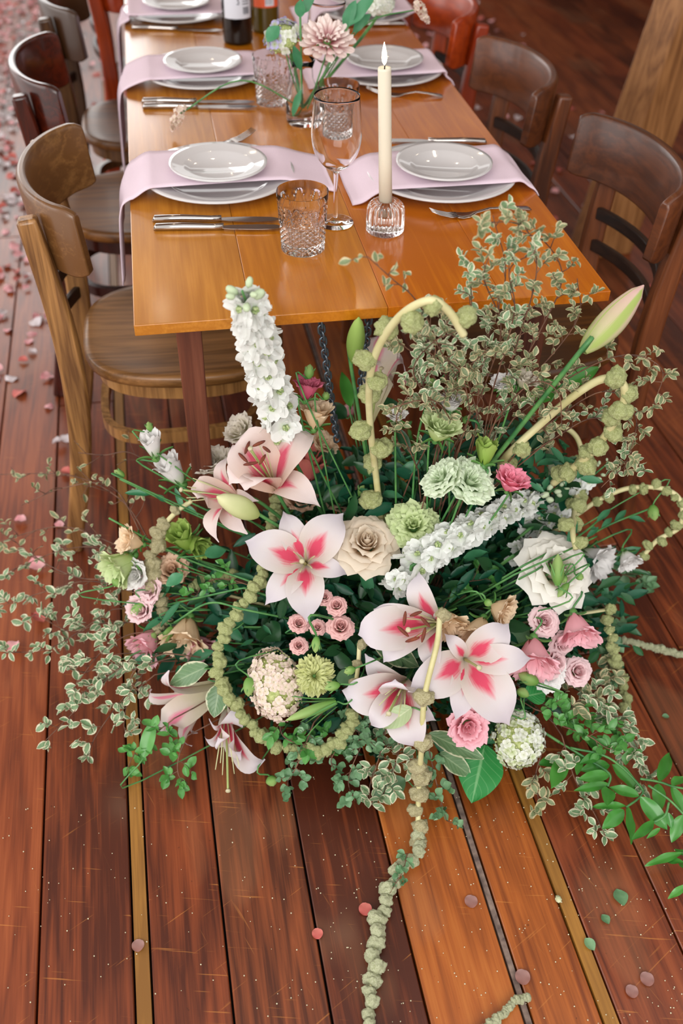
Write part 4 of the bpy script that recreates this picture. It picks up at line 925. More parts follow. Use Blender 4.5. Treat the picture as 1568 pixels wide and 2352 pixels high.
# lisianthus ----------------------------------------------------------------
LS = [('lisi', 'green', 950, 1208, 122, (-.05, .35, .9), 'pale green ruffled bloom right of the cream rose', .08), ('lisi', 'mint', 1078, 1108, 122, (.35, .45, .8), 'round mint green ruffled bloom facing right above white spike', .12), ('lisi', 'mint', 1015, 1100, 108, (-.6, .5, .6), 'mint green bloom turned left beside the round mint one', .08), ('cup', 'green', 1010, 985, 98, (.2, .6, .55), 'upright pale green rose-like bloom standing tall', .25), ('budf', 'lime', 1117, 1032, 56, (.1, .8, .3), 'small lime green bud bloom at right of tall green one', .22),
 ('bell', 'rosy', 1325, 1448, 96, (.05, -.75, .5), 'pink bloom nodding downward at right, largest of pair', .12), ('bell', 'rosy', 1225, 1510, 108, (-.1, -.72, .55), 'pink bloom nodding beside the large white lily', .12), ('cup', 'rosy', 1075, 1668, 96, (.05, -.05, 1), 'pink cupped bloom under the large white lily', .06), ('cup', 'shock', 1175, 1105, 84, (.2, .6, .5), 'bright pink bloom behind the mint green ones', .02), ('bell', 'rosy', 335, 1480, 88, (-.35, -.6, .5), 'pink bloom at left side hanging beside green buds', .02), ('bell', 'rosy', 457, 1482, 76, (.4, -.55, .4), 'pink bloom right of the peach one at lower left', .0),
 ('bell', 'hot', 706, 893, 66, (.1, .5, .3), 'deep pink bloom right of the white flower spike', .25), ('budf', 'coral', 715, 1062, 76, (.2, .6, .4), 'coral pink bloom behind the blush lily', .05),
 ('bell', 'peach', 425, 1462, 108, (-.1, -.65, .5), 'peach bloom hanging at lower left', .08), ('cup', 'peach', 1152, 1404, 84, (.6, -.3, .4), 'peach frilled bloom topmost of three at lower right', .05), ('bell', 'peach', 1028, 1430, 80, (.35, -.5, .5), 'peach bloom behind the tan bead strand', .03), ('bell', 'peach', 1098, 1452, 92, (-.3, -.55, .5), 'peach bloom behind the top of large white lily', .05),
 ('bell', 'peach', 725, 952, 80, (.1, .65, .35), 'peach bloom right of the white spike base', .2), ('cup', 'peach', 742, 1020, 66, (.4, .4, .5), 'small peach bloom below the upper peach one', .1), ('cup', 'ivory', 552, 992, 80, (-.4, .4, .6), 'ivory bloom left of the white spike base', .1), ('cup', 'apricot', 780, 1146, 92, (.2, .5, .7), 'dull apricot bloom above the cream rose', .0), ('cup', 'apricot', 690, 1150, 80, (.1, .5, .7), 'dull apricot bloom behind middle lily and above it', -.05), ('cup', 'apricot', 395, 1310, 80, (0, .3, .7), 'dull apricot bloom behind the tan strand at left', -.1),
 ('budf', 'snow', 347, 1017, 56, (-.1, .6, .5), 'white bud bloom highest at left on thin stem', .25), ('budf', 'snow', 392, 1076, 66, (-.35, .55, .5), 'white bloom left, below the highest white one', .2), ('cup', 'ivory', 490, 1066, 92, (-.2, .6, .6), 'ivory bloom behind the blush lilies', .05),
 ('bell', 'snow', 1442, 1286, 56, (.25, -.7, .5), 'small white bloom nodding at far right', .1), ('bell', 'snow', 1366, 1285, 90, (.45, -.3, .5), 'white bloom right of the big loose rose', .02), ('cup', 'snow', 1258, 1548, 80, (.2, -.1, .8), 'white bloom below the nodding pink ones', .0), ('cup', 'snow', 312, 1318, 70, (-.3, -.1, .8), 'white bloom under the left pale green one', .02),
 ('bell', 'green', 275, 1300, 92, (-.55, -.45, .45), 'pale green ruffled bloom farthest left', .12), ('bell', 'peach', 300, 1243, 70, (-.6, .2, .5), 'peach bloom above the farthest left green one', .08), ('budf', 'lime', 418, 1232, 64, (-.2, .5, .6), 'lime green closed bloom left, near brown anther lily', .08), ('budf', 'lime', 455, 1252, 54, (.5, -.3, .5), 'lime green closed bloom, right one of two at left', .06), ('cup', 'blush', 345, 1352, 72, (-.3, 0, .8), 'blush bloom left of the tan strand', .02), ('cup', 'blush', 325, 1400, 70, (-.3, .1, .8), 'blush bloom just above the left hanging pink one', -.02),
 ('cup', 'snow', 1155, 882, 60, (-.2, .6, .5), 'white bloom within the tall variegated foliage, left one', .25), ('cup', 'ivory', 1205, 872, 64, (.3, .5, .5), 'pale bloom within the tall variegated foliage, right one', .25), ('cup', 'snow', 1036, 925, 66, (0, .7, .4), 'white bloom behind the tall green rose-like one', .25), ('cup', 'snow', 910, 955, 50, (0, .4, .4), 'white bloom deep behind the pale bead stem', .1), ('carn', 'celery', 722, 1552, 92, (.1, .2, .9), 'pale green carnation beside the pinkish hydrangea', .03), ('cup', 'shock', 1056, 1742, 44, (0, -.1, .9), 'small pink bloom tucked under the long leaf', -.03)]
for kd, mt, x, y, d, fc, lb, lf in LS:
    nm = 'carnation' if kd == 'carn' else 'lisianthus'; at = None
    if kd != 'carn' and x > 880 and y < 1190 and lf > 0: at = aty(x, y, 1.14 if y > 1060 else (1.175 if mt in ('green', 'lime') else 1.215))
    elif y < 960 and kd != 'carn': at = aty(x, y, 1.30 if x < 800 else 1.22)
    elif lf >= .2: at = aty(x, y, 1.26 if x > 500 else 1.38)
    bloom(kd, mt, x, y, d, fc, nm, lb, lift=lf, at=at, stemr=.0018)
# small green buds on thin stems
BD = [(708, 870, 712, 836, 22, 'green bud standing above the deep pink bloom'), (745, 918, 752, 900, 18, 'green bud right below the deep pink bloom'), (825, 1140, 835, 1112, 16, 'green bud right of the apricot bloom'), (1000, 880, 982, 874, 20, 'round green bud on curved stem left in foliage'), (940, 1060, 905, 1068, 20, 'green bud bent to the left on a long stem'), (1062, 962, 1080, 968, 20, 'green bud bent to the right on curved stem'), (1280, 1345, 1281, 1272, 30, 'pointed green bud in front of the white rose'), (1305, 1340, 1280, 1372, 18, 'small green bud low in front of white rose'), (1322, 1322, 1340, 1328, 18, 'small green bud right in front of white rose'), (1298, 1322, 1292, 1340, 16, 'small green bud between two others before white rose'), (1498, 1160, 1504, 1196, 26, 'green bud nodding at the far right end of long stem'), (330, 1490, 358, 1452, 26, 'green bud lying across the peach bloom at left'), (395, 1440, 372, 1478, 22, 'slim green bud below the tan strand'), (330, 1385, 300, 1410, 22, 'slim green bud left of the tan strand'), (262, 1345, 275, 1330, 24, 'round green bud under the farthest left bloom'), (572, 1556, 570, 1600, 28, 'striped green bud left of the pinkish hydrangea'), (620, 1782, 628, 1806, 26, 'green bud hanging over the floor at lower centre'), (780, 1572, 745, 1582, 22, 'green bud right of the carnation'), (772, 1612, 655, 1655, 24, 'green bud below the carnation'), (1195, 1600, 1205, 1580, 30, 'plump green bud right of the large white lily'), (1235, 1568, 1190, 1548, 30, 'pale green bud behind the large white lily'), (285, 1095, 262, 1080, 18, 'tiny green bud at the tip of a bare left stem'), (345, 992, 340, 968, 16, 'tiny green bud above the highest white bloom at left'), (815, 1535, 790, 1545, 20, 'green bud at left of the lower centre lily'), (1112, 1380, 1130, 1388, 18, 'tiny yellow green bud above the peach blooms'), (1180, 1500, 1196, 1508, 16, 'thin green bud between pink and peach blooms')]
for a, b, c, d, w, lb in BD:
    a0 = aty(a, b, 1.30 if a < 780 else 1.24) if b < 1000 and a > 400 else None
    bud(a, b, c, d, w, M_BUD, lb, 'lisianthus_bud', sepal=True, at0=a0, sr=.0014)
# bare green stems left, cut stems and long curved stems
for i, (pts, lb) in enumerate([([(560, 1330), (420, 1280), (250, 1190)], 'thin straight cut stem pointing left toward the chair leg, lower one'), ([(560, 1230), (420, 1170), (275, 1100)], 'thin straight stem pointing left above the tan strand'), ([(540, 1200), (450, 1160), (365, 1115)], 'short thin cut stem pointing up left beside lily'), ([(1200, 1300), (1330, 1230), (1400, 1170)], 'thin cut stem rising right behind the white rose'), ([(1230, 1310), (1380, 1215), (1500, 1165)], 'long thin curved stem rising right with narrow leaves'), ([(1180, 1320), (1280, 1275), (1370, 1232)], 'short cut stem at right just above the white rose'), ([(560, 1350), (470, 1370), (380, 1390)], 'curving green stem at left behind the strand, upper'), ([(560, 1400), (480, 1385), (400, 1430)], 'curving green stem at left behind the strand, lower'), ([(945, 1170), (960, 1000), (1000, 870)], 'tall thin green stem left of the upright green bloom'), ([(950, 1150), (975, 1010), (985, 950)], 'thin green stem just under the upright green bloom'), ([(1090, 1060), (1100, 980), (1070, 962)], 'thin hooked green stem beside the lime bud bloom'), ([(1010, 1190), (1008, 1100), (985, 1062), (935, 1062)], 'looping green stem crossing in front of mint blooms')]):
    t = thing('flower_stem', lb, 'stem', S(*pts[0], .05)); o = t.matrix_basis.translation.copy()
    P = [S(x, y, .1+.12*k/len(pts)) if y > 1000 else aty(x, y, 1.22) for k, (x, y) in enumerate(pts)]
    m = MB(); m.tube([HUB-o]+[p-o for p in crom(P, 8)], .0019, 6); m.build('stem', M_STEM, t)
    if i in (1, 3, 4):
        for k in range(4):
            p = crom(P, 8)[6+k*2]; put('leaf', L_LANCE[k % 4], t, lmat(p-o, (P[-1]-P[0]).normalized()+Vector((rnd(-.6, .6), rnd(-.6, .6), rnd(-.6, .6))), UP-FW, rnd(.03, .05)))

# delphiniums -----------------------------------------------------------------
spike([aty(662, 1030, 1.31), aty(610, 850, 1.25), aty(582, 740, 1.19), aty(556, 668, 1.14)], .032, .020, 52, 6, 'tall white delphinium spike crossing the table edge at left', HUB+Vector((-.06, 0, .1)), .0285)
spike([S(945, 1300, .06), S(1040, 1235, .12), S(1150, 1180, .16), S(1240, 1140, .2), S(1300, 1110, .24)], .028, .013, 52, 22, 'white delphinium spike lying rightward under the mint green blooms', HUB, .024)
spike([S(1215, 1215, -.02), S(1275, 1180, .02), S(1330, 1120, .06), S(1400, 1060, .1)], .022, .012, 34, 10, 'looser white delphinium spike farther back at right', HUB, .0165)
spike([S(905, 1345, .0), S(925, 1325, .02)], .018, .016, 8, 0, 'few white delphinium florets below the cream rose', HUB, .02)
spike([S(1180, 1275, -.1), S(1240, 1240, -.08)], .02, .016, 12, 0, 'few white delphinium florets in the shade behind the white rose', HUB, .017)
hydrangea(632, 1572, 122, 165, .25, (-.1, .25, .9), 'pinkish white hydrangea head at lower left of centre', ['pink'], n=210, fs=.0072, budf=.25)
hydrangea(1190, 1698, 118, 130, 0, (.15, .1, .95), 'greenish white hydrangea head at lower right', ['green', 'white', 'white'], n=200, fs=.0075, budf=.38)

# amaranth strands ---------------------------------------------------------------
amaranth([S(1010, 1412, .22), S(1003, 1480, .26), S(975, 1600, .27), S(968, 1715, .26), atz(962, 1800, .10), atz(960, 1880, .045), atz(960, 1935, .02)], .0155, 'beige bead strand hanging in front of the lilies down to the floor', 'tan', .9, .0046, skip=((.05, .3), (.34, .5), (.56, .60)))
amaranth([atz(955, 1920, .028), atz(968, 1955, .026), atz(915, 1995, .018), atz(890, 2060, .016), atz(865, 2140, .015), atz(858, 2230, .014), atz(848, 2300, .014), atz(852, 2365, .013), atz(860, 2460, .013)], .0150, 'pale green bead strand trailing over the floorboards to the bottom', 'pale', .62, .003, r_end=.0125, offs=.3)
amaranth([S(640, 1135, .1), S(622, 1220, .08), S(598, 1330, .07), S(540, 1410, .08), S(505, 1480, .1), S(505, 1560, .1), S(540, 1620, .1), S(600, 1690, .08), S(670, 1722, .06), S(745, 1722, .05), S(795, 1680, .05), S(812, 1640, .04)], .0128, 'long green bead strand looping around the pinkish hydrangea', 'green', .58, .0035, offs=.25)
amaranth([S(440, 1150, .15), S(400, 1180, .18), S(365, 1225, .18), S(348, 1290, .18), S(355, 1345, .17), S(378, 1400, .15), S(362, 1450, .1)], .015, 'tan bead strand hanging at left beside the green blooms', 'tan', .62, .0045, skip=((0, .1), (.16, .22)))
amaranth([S(875, 1200, .0), aty(862, 1085, 1.24), aty(850, 980, 1.21), aty(848, 880, 1.18), aty(868, 800, 1.15), aty(920, 725, 1.12), aty(985, 690, 1.1), aty(1030, 715, 1.1), aty(1065, 770, 1.1)], .018, 'pale arching bead stem rising before the table edge', 'green', 1.5, .0058, hub=HUB, offs=.9)
amaranth([S(1128, 1095, .1), aty(1165, 1045, 1.2), aty(1240, 975, 1.18), aty(1310, 915, 1.16), aty(1380, 872, 1.14), aty(1428, 880, 1.12), aty(1430, 930, 1.12), aty(1390, 1000, 1.14), aty(1340, 1055, 1.16), aty(1270, 1110, 1.2)], .0165, 'thick pale stem arching right with green beads at its far end', 'green', .85, .0065, skip=((.0, .2), (.25, .33), (.36, .60)), hub=HUB, offs=.5)
amaranth([S(1140, 1090, .14), S(1200, 1020, .2), S(1255, 983, .24), S(1310, 990, .26), S(1335, 1040, .24), S(1325, 1130, .22), S(1315, 1215, .2), S(1322, 1262, .18)], .0135, 'pale bead strand hooking over and down behind the white rose', 'green', 1.25, .0050, skip=((.28, .42),), hub=HUB, offs=.8)
amaranth([S(1370, 1150, .1), S(1440, 1122, .15), S(1520, 1122, .2), S(1562, 1150, .2), S(1560, 1210, .18), S(1510, 1240, .15), S(1470, 1285, .1)], .0115, 'pale bead strand curling out of the right side', 'green', .95, .0045, skip=((.08, .22),), hub=HUB, offs=.6)
amaranth([atz(1432, 1470, .03), atz(1490, 1485, .02), atz(1580, 1508, .012)], .0085, 'thin pale bead strand lying on the floor at far right', 'pale', .45, .002, offs=.2)
amaranth([atz(1085, 2385, .011), atz(1120, 2356, .011), atz(1160, 2325, .011), atz(1180, 2300, .012), atz(1214, 2290, .009)], .0075, 'broken piece of pale bead strand on the floor at the bottom', 'pale', .45, .002, offs=.2, r_end=.006)
amaranth([S(1395, 1400, .05), S(1405, 1480, .05), S(1430, 1580, .02), atz(1440, 1640, .05)], .0115, 'green bead strand hanging at the right edge of the mound', 'green', .75, .003, hub=HUB)
amaranth([S(825, 1480, .0), S(822, 1530, .0), S(815, 1580, .02)], .010, 'short tan bead strand between carnation and lilies', 'tan', 1.6, .0038, hub=HUB)
amaranth([aty(1255, 1000, 1.33), aty(1265, 1060, 1.33), aty(1262, 1100, 1.33)], .0115, 'grey green bead strand far behind at right', 'pale', .6, .003, hub=HUB)
amaranth([S(440, 1345, .0), S(490, 1328, .0), S(540, 1322, .0)], .009, 'short green bead strand deep inside at left', 'green', .6, .003, hub=HUB)

# variegated sprigs ------------------------------------------------------------------
def zp(*pts): return [atz(x, y, z) for x, y, z in pts]
def yp(*pts): return [aty(x, y, q) for x, y, q in pts]
LEFT = [([(340, 1372, .16), (210, 1335, .15), (100, 1360, .11), (-20, 1400, .07)], .016, .05, 'reaching farthest left at mid height'), ([(345, 1430, .13), (220, 1435, .11), (110, 1490, .08), (10, 1500, .05)], .0165, .05, 'left, second of the long low ones'), ([(350, 1482, .11), (240, 1560, .09), (165, 1640, .06), (105, 1700, .04)], .0165, .045, 'pointing down left over the floorboards'), ([(350, 1520, .10), (270, 1620, .07), (215, 1700, .04), (205, 1752, .02)], .0165, .042, 'ending in a small tuft above the floor at left'), ([(345, 1340, .19), (250, 1265, .18), (150, 1262, .15), (20, 1312, .1)], .015, .045, 'left, above the farthest reaching one'), ([(345, 1410, .15), (260, 1400, .13), (170, 1450, .1), (80, 1410, .08)], .0165, .05, 'left, dense middle one'), ([(350, 1500, .12), (260, 1505, .1), (190, 1545, .08), (150, 1490, .06)], .0165, .05, 'left, dense low one'), ([(355, 1550, .1), (300, 1600, .07), (285, 1660, .05), (290, 1690, .03)], .015, .04, 'left, short one beside the side-view lily'), ([(350, 1450, .15), (290, 1460, .14), (230, 1500, .12), (170, 1580, .09)], .0165, .05, 'left, nearest the pink hanging bloom'), ([(360, 1520, .12), (300, 1540, .1), (230, 1570, .08), (150, 1610, .05)], .0165, .05, 'left, lowest of the dense ones'), ([(380, 1500, .16), (330, 1520, .15), (300, 1560, .13), (330, 1600, .1)], .0155, .04, 'left, tucked under the peach bloom')]
for k, (p, ls, tw, lb) in enumerate(LEFT): sprig(zp(*p), f'cream-edged leafy sprig, {lb}', L_VAR, ls, tw, .024, 6, hub=HUB, bare=.15)
for p, sp, lb in (([(330, 1290, .2), (240, 1240, .2), (130, 1210, .17), (-20, 1250, .12)], .5, 'thin, curving far left'), ([(350, 1255, .24), (280, 1150, .25), (160, 1092, .22), (-20, 1090, .16)], .8, 'bare branching, left in front of the oak chair leg'), ([(345, 1270, .24), (260, 1120, .28), (150, 1120, .25), (50, 1160, .2)], .75, 'bare branching, left below the highest one'), ([(380, 1090, .3), (300, 1040, .33), (240, 1045, .32), (180, 1040, .3)], .85, 'nearly leafless, left of the white bud bloom'), ([(345, 1300, .2), (200, 1330, .18), (80, 1280, .14), (20, 1230, .1)], .7, 'sparse, reaching left between others')):
    sprig(zp(*p), f'sparse brown twig with few leaves, {lb}', L_VARD, .013, .055, .035, 5, hub=HUB, sparse=sp, bare=.2, tr=.0015)
UPR = [([(1090, 1000, 1.22), (1108, 820, 1.21), (1160, 640, 1.19), (1132, 495, 1.17)], 'tallest, rising left of the fork'), ([(1120, 980, 1.22), (1190, 780, 1.2), (1232, 620, 1.18), (1200, 520, 1.16), (1095, 512, 1.13)], 'tall, bending left at its tip over the fork'), ([(1130, 960, 1.22), (1240, 760, 1.21), (1290, 640, 1.2), (1255, 560, 1.18), (1190, 530, 1.16)], 'tall, right one over the table corner'), ([(1100, 960, 1.22), (1060, 820, 1.2), (1082, 700, 1.18), (1075, 610, 1.16)], 'standing left of the tallest'), ([(1100, 920, 1.22), (1150, 760, 1.19), (1112, 640, 1.16), (1132, 570, 1.14)], 'dense, middle of the tall group'), ([(1160, 930, 1.22), (1280, 800, 1.21), (1330, 720, 1.2), (1325, 640, 1.19)], 'right of the tall group, by the table corner'), ([(1130, 900, 1.2), (1180, 720, 1.17), (1170, 620, 1.15), (1230, 580, 1.13)], 'dense, front of the tall group'), ([(1060, 960, 1.22), (985, 850, 1.2), (935, 800, 1.18), (900, 780, 1.17)], 'leaning left behind the pale arching stem'), ([(1000, 980, 1.22), (1040, 870, 1.2), (1090, 830, 1.17), (1120, 800, 1.15)], 'low, below the tall group'), ([(1010, 990, 1.22), (970, 900, 1.19), (1000, 800, 1.17), (960, 740, 1.15)], 'low left, under the table edge'), ([(1180, 960, 1.22), (1320, 860, 1.19), (1440, 815, 1.16), (1520, 850, 1.13), (1500, 930, 1.12)], 'arching far right past the pink lily bud'), ([(1220, 1000, 1.2), (1380, 900, 1.17), (1460, 960, 1.14), (1430, 1090, 1.13)], 'arching right below the lily bud'), ([(1250, 1020, 1.2), (1370, 960, 1.17), (1450, 1040, 1.15), (1380, 1120, 1.14)], 'right, drooping over the white florets'), ([(1140, 960, 1.2), (1220, 880, 1.18), (1280, 900, 1.15), (1290, 980, 1.13)], 'right, curling down above thick pale stem'), ([(960, 1080, 1.22), (930, 1010, 1.2), (910, 960, 1.18), (940, 900, 1.17)], 'low, beside the foot of the pale arch'), ([(1100, 1060, 1.23), (1130, 980, 1.22), (1180, 930, 1.21), (1160, 870, 1.2)], 'low, behind the lime bud bloom'), ([(1040, 1060, 1.24), (1060, 990, 1.23), (1110, 930, 1.22), (1070, 880, 1.21)], 'low, behind the upright green bloom'), ([(1200, 1050, 1.22), (1260, 1010, 1.2), (1220, 950, 1.19), (1260, 900, 1.18)], 'low, crossing the thick pale stem'), ([(1020, 960, 1.2), (950, 860, 1.17), (990, 790, 1.15), (1050, 760, 1.13)], 'low left, middle one behind the arch'), ([(1080, 950, 1.2), (1060, 860, 1.18), (1010, 800, 1.16), (1040, 710, 1.14)], 'low left, upper one reaching the table edge'), ([(1060, 1010, 1.2), (1010, 930, 1.17), (960, 920, 1.15), (890, 940, 1.14)], 'low left, above the dark leaves')]
for k, (p, lb) in enumerate(UPR): sprig(yp(*p), f'cream-edged leafy sprig, {lb}', L_VARD if k % 3 else L_VAR, .0118, .042, .018 if k < 7 else .02, 9, hub=HUB, bare=.2 if k < 7 else .15)
sprig(yp((1040, 940, 1.22), (1000, 780, 1.18), (955, 690, 1.14), (900, 640, 1.11), (845, 590, 1.09)), 'thin cream-edged sprig pointing up left over the table near candle', L_VARD, .0115, .032, .03, 4, hub=HUB, bare=.5, sparse=.25)
for p, ls, lb, lv in (([(860, 1230, .2), (880, 1140, .25), (905, 1060, .3), (890, 1010, .33)], .015, 'deep between pale stem and green blooms', L_VAR), ([(900, 1180, .22), (960, 1080, .27), (935, 1010, .32), (930, 960, .35)], .014, 'dark, left of the tall green bloom', L_GREEN), ([(1390, 1330, .16), (1430, 1320, .15), (1475, 1340, .13), (1490, 1345, .12)], .018, 'round green leaved, at right under the nodding white bloom', L_SAGE), ([(1350, 1350, .15), (1390, 1400, .12), (1400, 1470, .09), (1390, 1560, .06)], .018, 'green, hanging down the right edge', L_SAGE), ([(1010, 1410, .27), (1050, 1345, .29), (1110, 1330, .29), (1135, 1310, .29)], .015, 'boxwood green, above the peach blooms', L_GREEN), ([(590, 1350, .27), (520, 1330, .27), (470, 1340, .27), (450, 1370, .27)], .0125, 'boxwood green, left of the middle lily', L_GREEN)):
    sprig(zp(*p), f'small leafy sprig, {lb}', lv, ls, .035, .02, 6, hub=HUB, bare=.2)
LOW = [([(1330, 1570, .14), (1400, 1640, .1), (1460, 1710, .07), (1485, 1800, .04)], L_VAR, 'lower right, long one toward the glossy leaves'), ([(1250, 1710, .1), (1230, 1780, .07), (1235, 1830, .05), (1240, 1870, .03)], L_VARD, 'creamy, hanging below the greenish hydrangea'), ([(1290, 1690, .1), (1320, 1790, .07), (1360, 1860, .04), (1390, 1920, .02)], L_VAR, 'lower right, ending over the floorboards'), ([(1230, 1630, .14), (1310, 1650, .12), (1380, 1640, .1), (1410, 1660, .08)], L_GREEN, 'green fine leaved, right of the greenish hydrangea'), ([(1260, 1600, .15), (1330, 1610, .13), (1390, 1560, .1), (1400, 1500, .1)], L_VARD, 'right edge, below the lowest blush rose'), ([(1270, 1660, .12), (1350, 1690, .1), (1400, 1720, .08), (1440, 1700, .06)], L_GREEN, 'green fine leaved, above the glossy branch'), ([(1290, 1560, .15), (1360, 1600, .12), (1420, 1680, .08), (1440, 1740, .06)], L_VAR, 'right edge, middle of the three long ones'),
       ([(860, 1640, .15), (830, 1710, .12), (800, 1790, .07), (815, 1840, .03)], L_SAGE, 'lower centre, left one dropping to the floor'), ([(890, 1660, .14), (870, 1740, .1), (850, 1800, .06), (850, 1850, .03)], L_VAR, 'lower centre, right one dropping to the floor'), ([(850, 1650, .15), (790, 1700, .12), (760, 1750, .09), (790, 1790, .06)], L_SAGE, 'lower centre, curling left'), ([(920, 1680, .13), (910, 1750, .1), (890, 1790, .07), (880, 1830, .04)], L_VAR, 'lower centre, beside the hanging bead strand'), ([(720, 1660, .14), (690, 1740, .1), (670, 1780, .07), (660, 1795, .05)], L_SAGE, 'lower left of centre, few round green leaves'), ([(980, 1700, .12), (1000, 1790, .08), (1015, 1850, .05), (1025, 1885, .03)], L_SAGE, 'small, hanging right of bead strand over the floor'), ([(800, 1600, .18), (800, 1660, .15), (840, 1690, .13), (900, 1720, .1)], L_SAGE, 'lower centre, dense under the lily'), ([(640, 1640, .16), (650, 1690, .13), (700, 1710, .12), (760, 1700, .1)], L_GREEN, 'green, below the pinkish hydrangea'), ([(1200, 1590, .16), (1240, 1610, .15), (1300, 1630, .12), (1330, 1660, .1)], L_GREEN, 'green, right of the white lily'), ([(400, 1650, .1), (350, 1690, .07), (310, 1730, .04), (290, 1770, .02)], L_GREEN, 'green, lowest at left under the side-view lily'), ([(430, 1690, .08), (410, 1740, .05), (410, 1780, .03), (430, 1800, .02)], L_GREEN, 'green star-shaped tip on the floor at lower left')]
for p, lv, lb in LOW: sprig(zp(*p), f'small leafy sprig, {lb}', lv, .0165 if lv is not L_SAGE else .0125, .036, .017 if lv is not L_SAGE else .013, 7, hub=HUB, bare=.1)
sprig(zp((935, 1960, .04), (925, 2000, .038), (905, 2035, .03), (895, 2052, .028)), 'small green sprig resting on the trailing bead strand', L_SAGE, .010, .014, .012, 4, bare=.0, tr=.0008)

# glossy branch lower right ------------------------------------------------------------
gb = thing('glossy_branch', 'branch of large glossy green leaves spreading at lower right', 'foliage', atz(1310, 1690, .1)); go = gb.matrix_basis.translation.copy()
def zq(zx, zy): return 1100+zx/3.35, 1550+zy/3.35
GL = [(1000, 770, 765, 800, 95), (990, 840, 735, 888, 72), (1000, 690, 780, 735, 100), (945, 610, 775, 680, 80), (650, 650, 560, 862, 130), (640, 640, 450, 690, 90), (1020, 690, 1240, 905, 130), (1130, 1010, 858, 1010, 68), (1112, 1040, 948, 1185, 110), (1142, 1020, 1180, 1295, 75), (1240, 940, 1455, 1195, 130), (1228, 930, 1000, 860, 90), (1382, 820, 1472, 588, 100), (1375, 838, 1392, 1055, 100), (1478, 862, 1575, 1050, 90), (1480, 850, 1580, 780, 80), (1452, 1060, 1482, 1185, 60), (1345, 1130, 1182, 1265, 75), (1392, 1180, 1288, 1258, 40), (1565, 1080, 1478, 1292, 100), (760, 600, 758, 765, 80), (905, 470, 1070, 612, 90), (830, 470, 940, 600, 90), (990, 870, 985, 1000, 110)]
m = MB()
for p in (((620, 520), (820, 640), (1000, 760), (990, 860)), ((700, 560), (1000, 640), (1240, 860), (1235, 940), (1130, 1020)), ((1240, 800), (1380, 822), (1480, 855), (1600, 880)), ((1300, 850), (1460, 960), (1580, 1080)), ((1460, 980), (1430, 1080), (1345, 1135))):
    P = crom([atz(*zq(*q), .085-.03*i/len(p)) for i, q in enumerate(p)], 6); m.tube([x-go for x in P], .0021, 6)
m.tube([atz(*zq(620, 520), .085)-go, HUB-go], .0025, 6); m.build('stem', M_STEM, gb)
for a, b, c, d, w in GL:
    p0, p1 = zq(a, b), zq(c, d); za = rnd(.06, .085); o_ = bigleaf(*p0, *p1, w/3.35, M_GLOSS, '', za, max(.02, za+rnd(-.03, .025)), parent=gb, nrm=UP*.9-FW*.35+Vector((rnd(-.3, .3), rnd(-.3, .3), 0)), cup=.35, bend=.1)
for pts, lb in ((((1560, 1370, 1270, 1462, 70), (1568, 1440, 1405, 1422, 60), (1600, 1400, 1500, 1330, 60), (1580, 1500, 1545, 1420, 60)), 'glossy green leaf tips entering at the right edge, upper'), (((1600, 1620, 1448, 1720, 60),), 'single glossy green leaf tip entering at the right edge, lowest')):
    t = thing('glossy_branch', lb, 'foliage', atz(*zq(*pts[0][:2]), .04)); o = t.matrix_basis.translation.copy()
    m = MB(); m.tube([atz(*zq(*pts[0][:2]), .04)-o, atz(1640, 1960, .03)-o], .002, 6); m.build('stem', M_STEM, t)
    for a, b, c, d, w in pts: bigleaf(*zq(a, b), *zq(c, d), w/3.35, M_GLOSS, '', .045, .03, parent=t, nrm=UP)

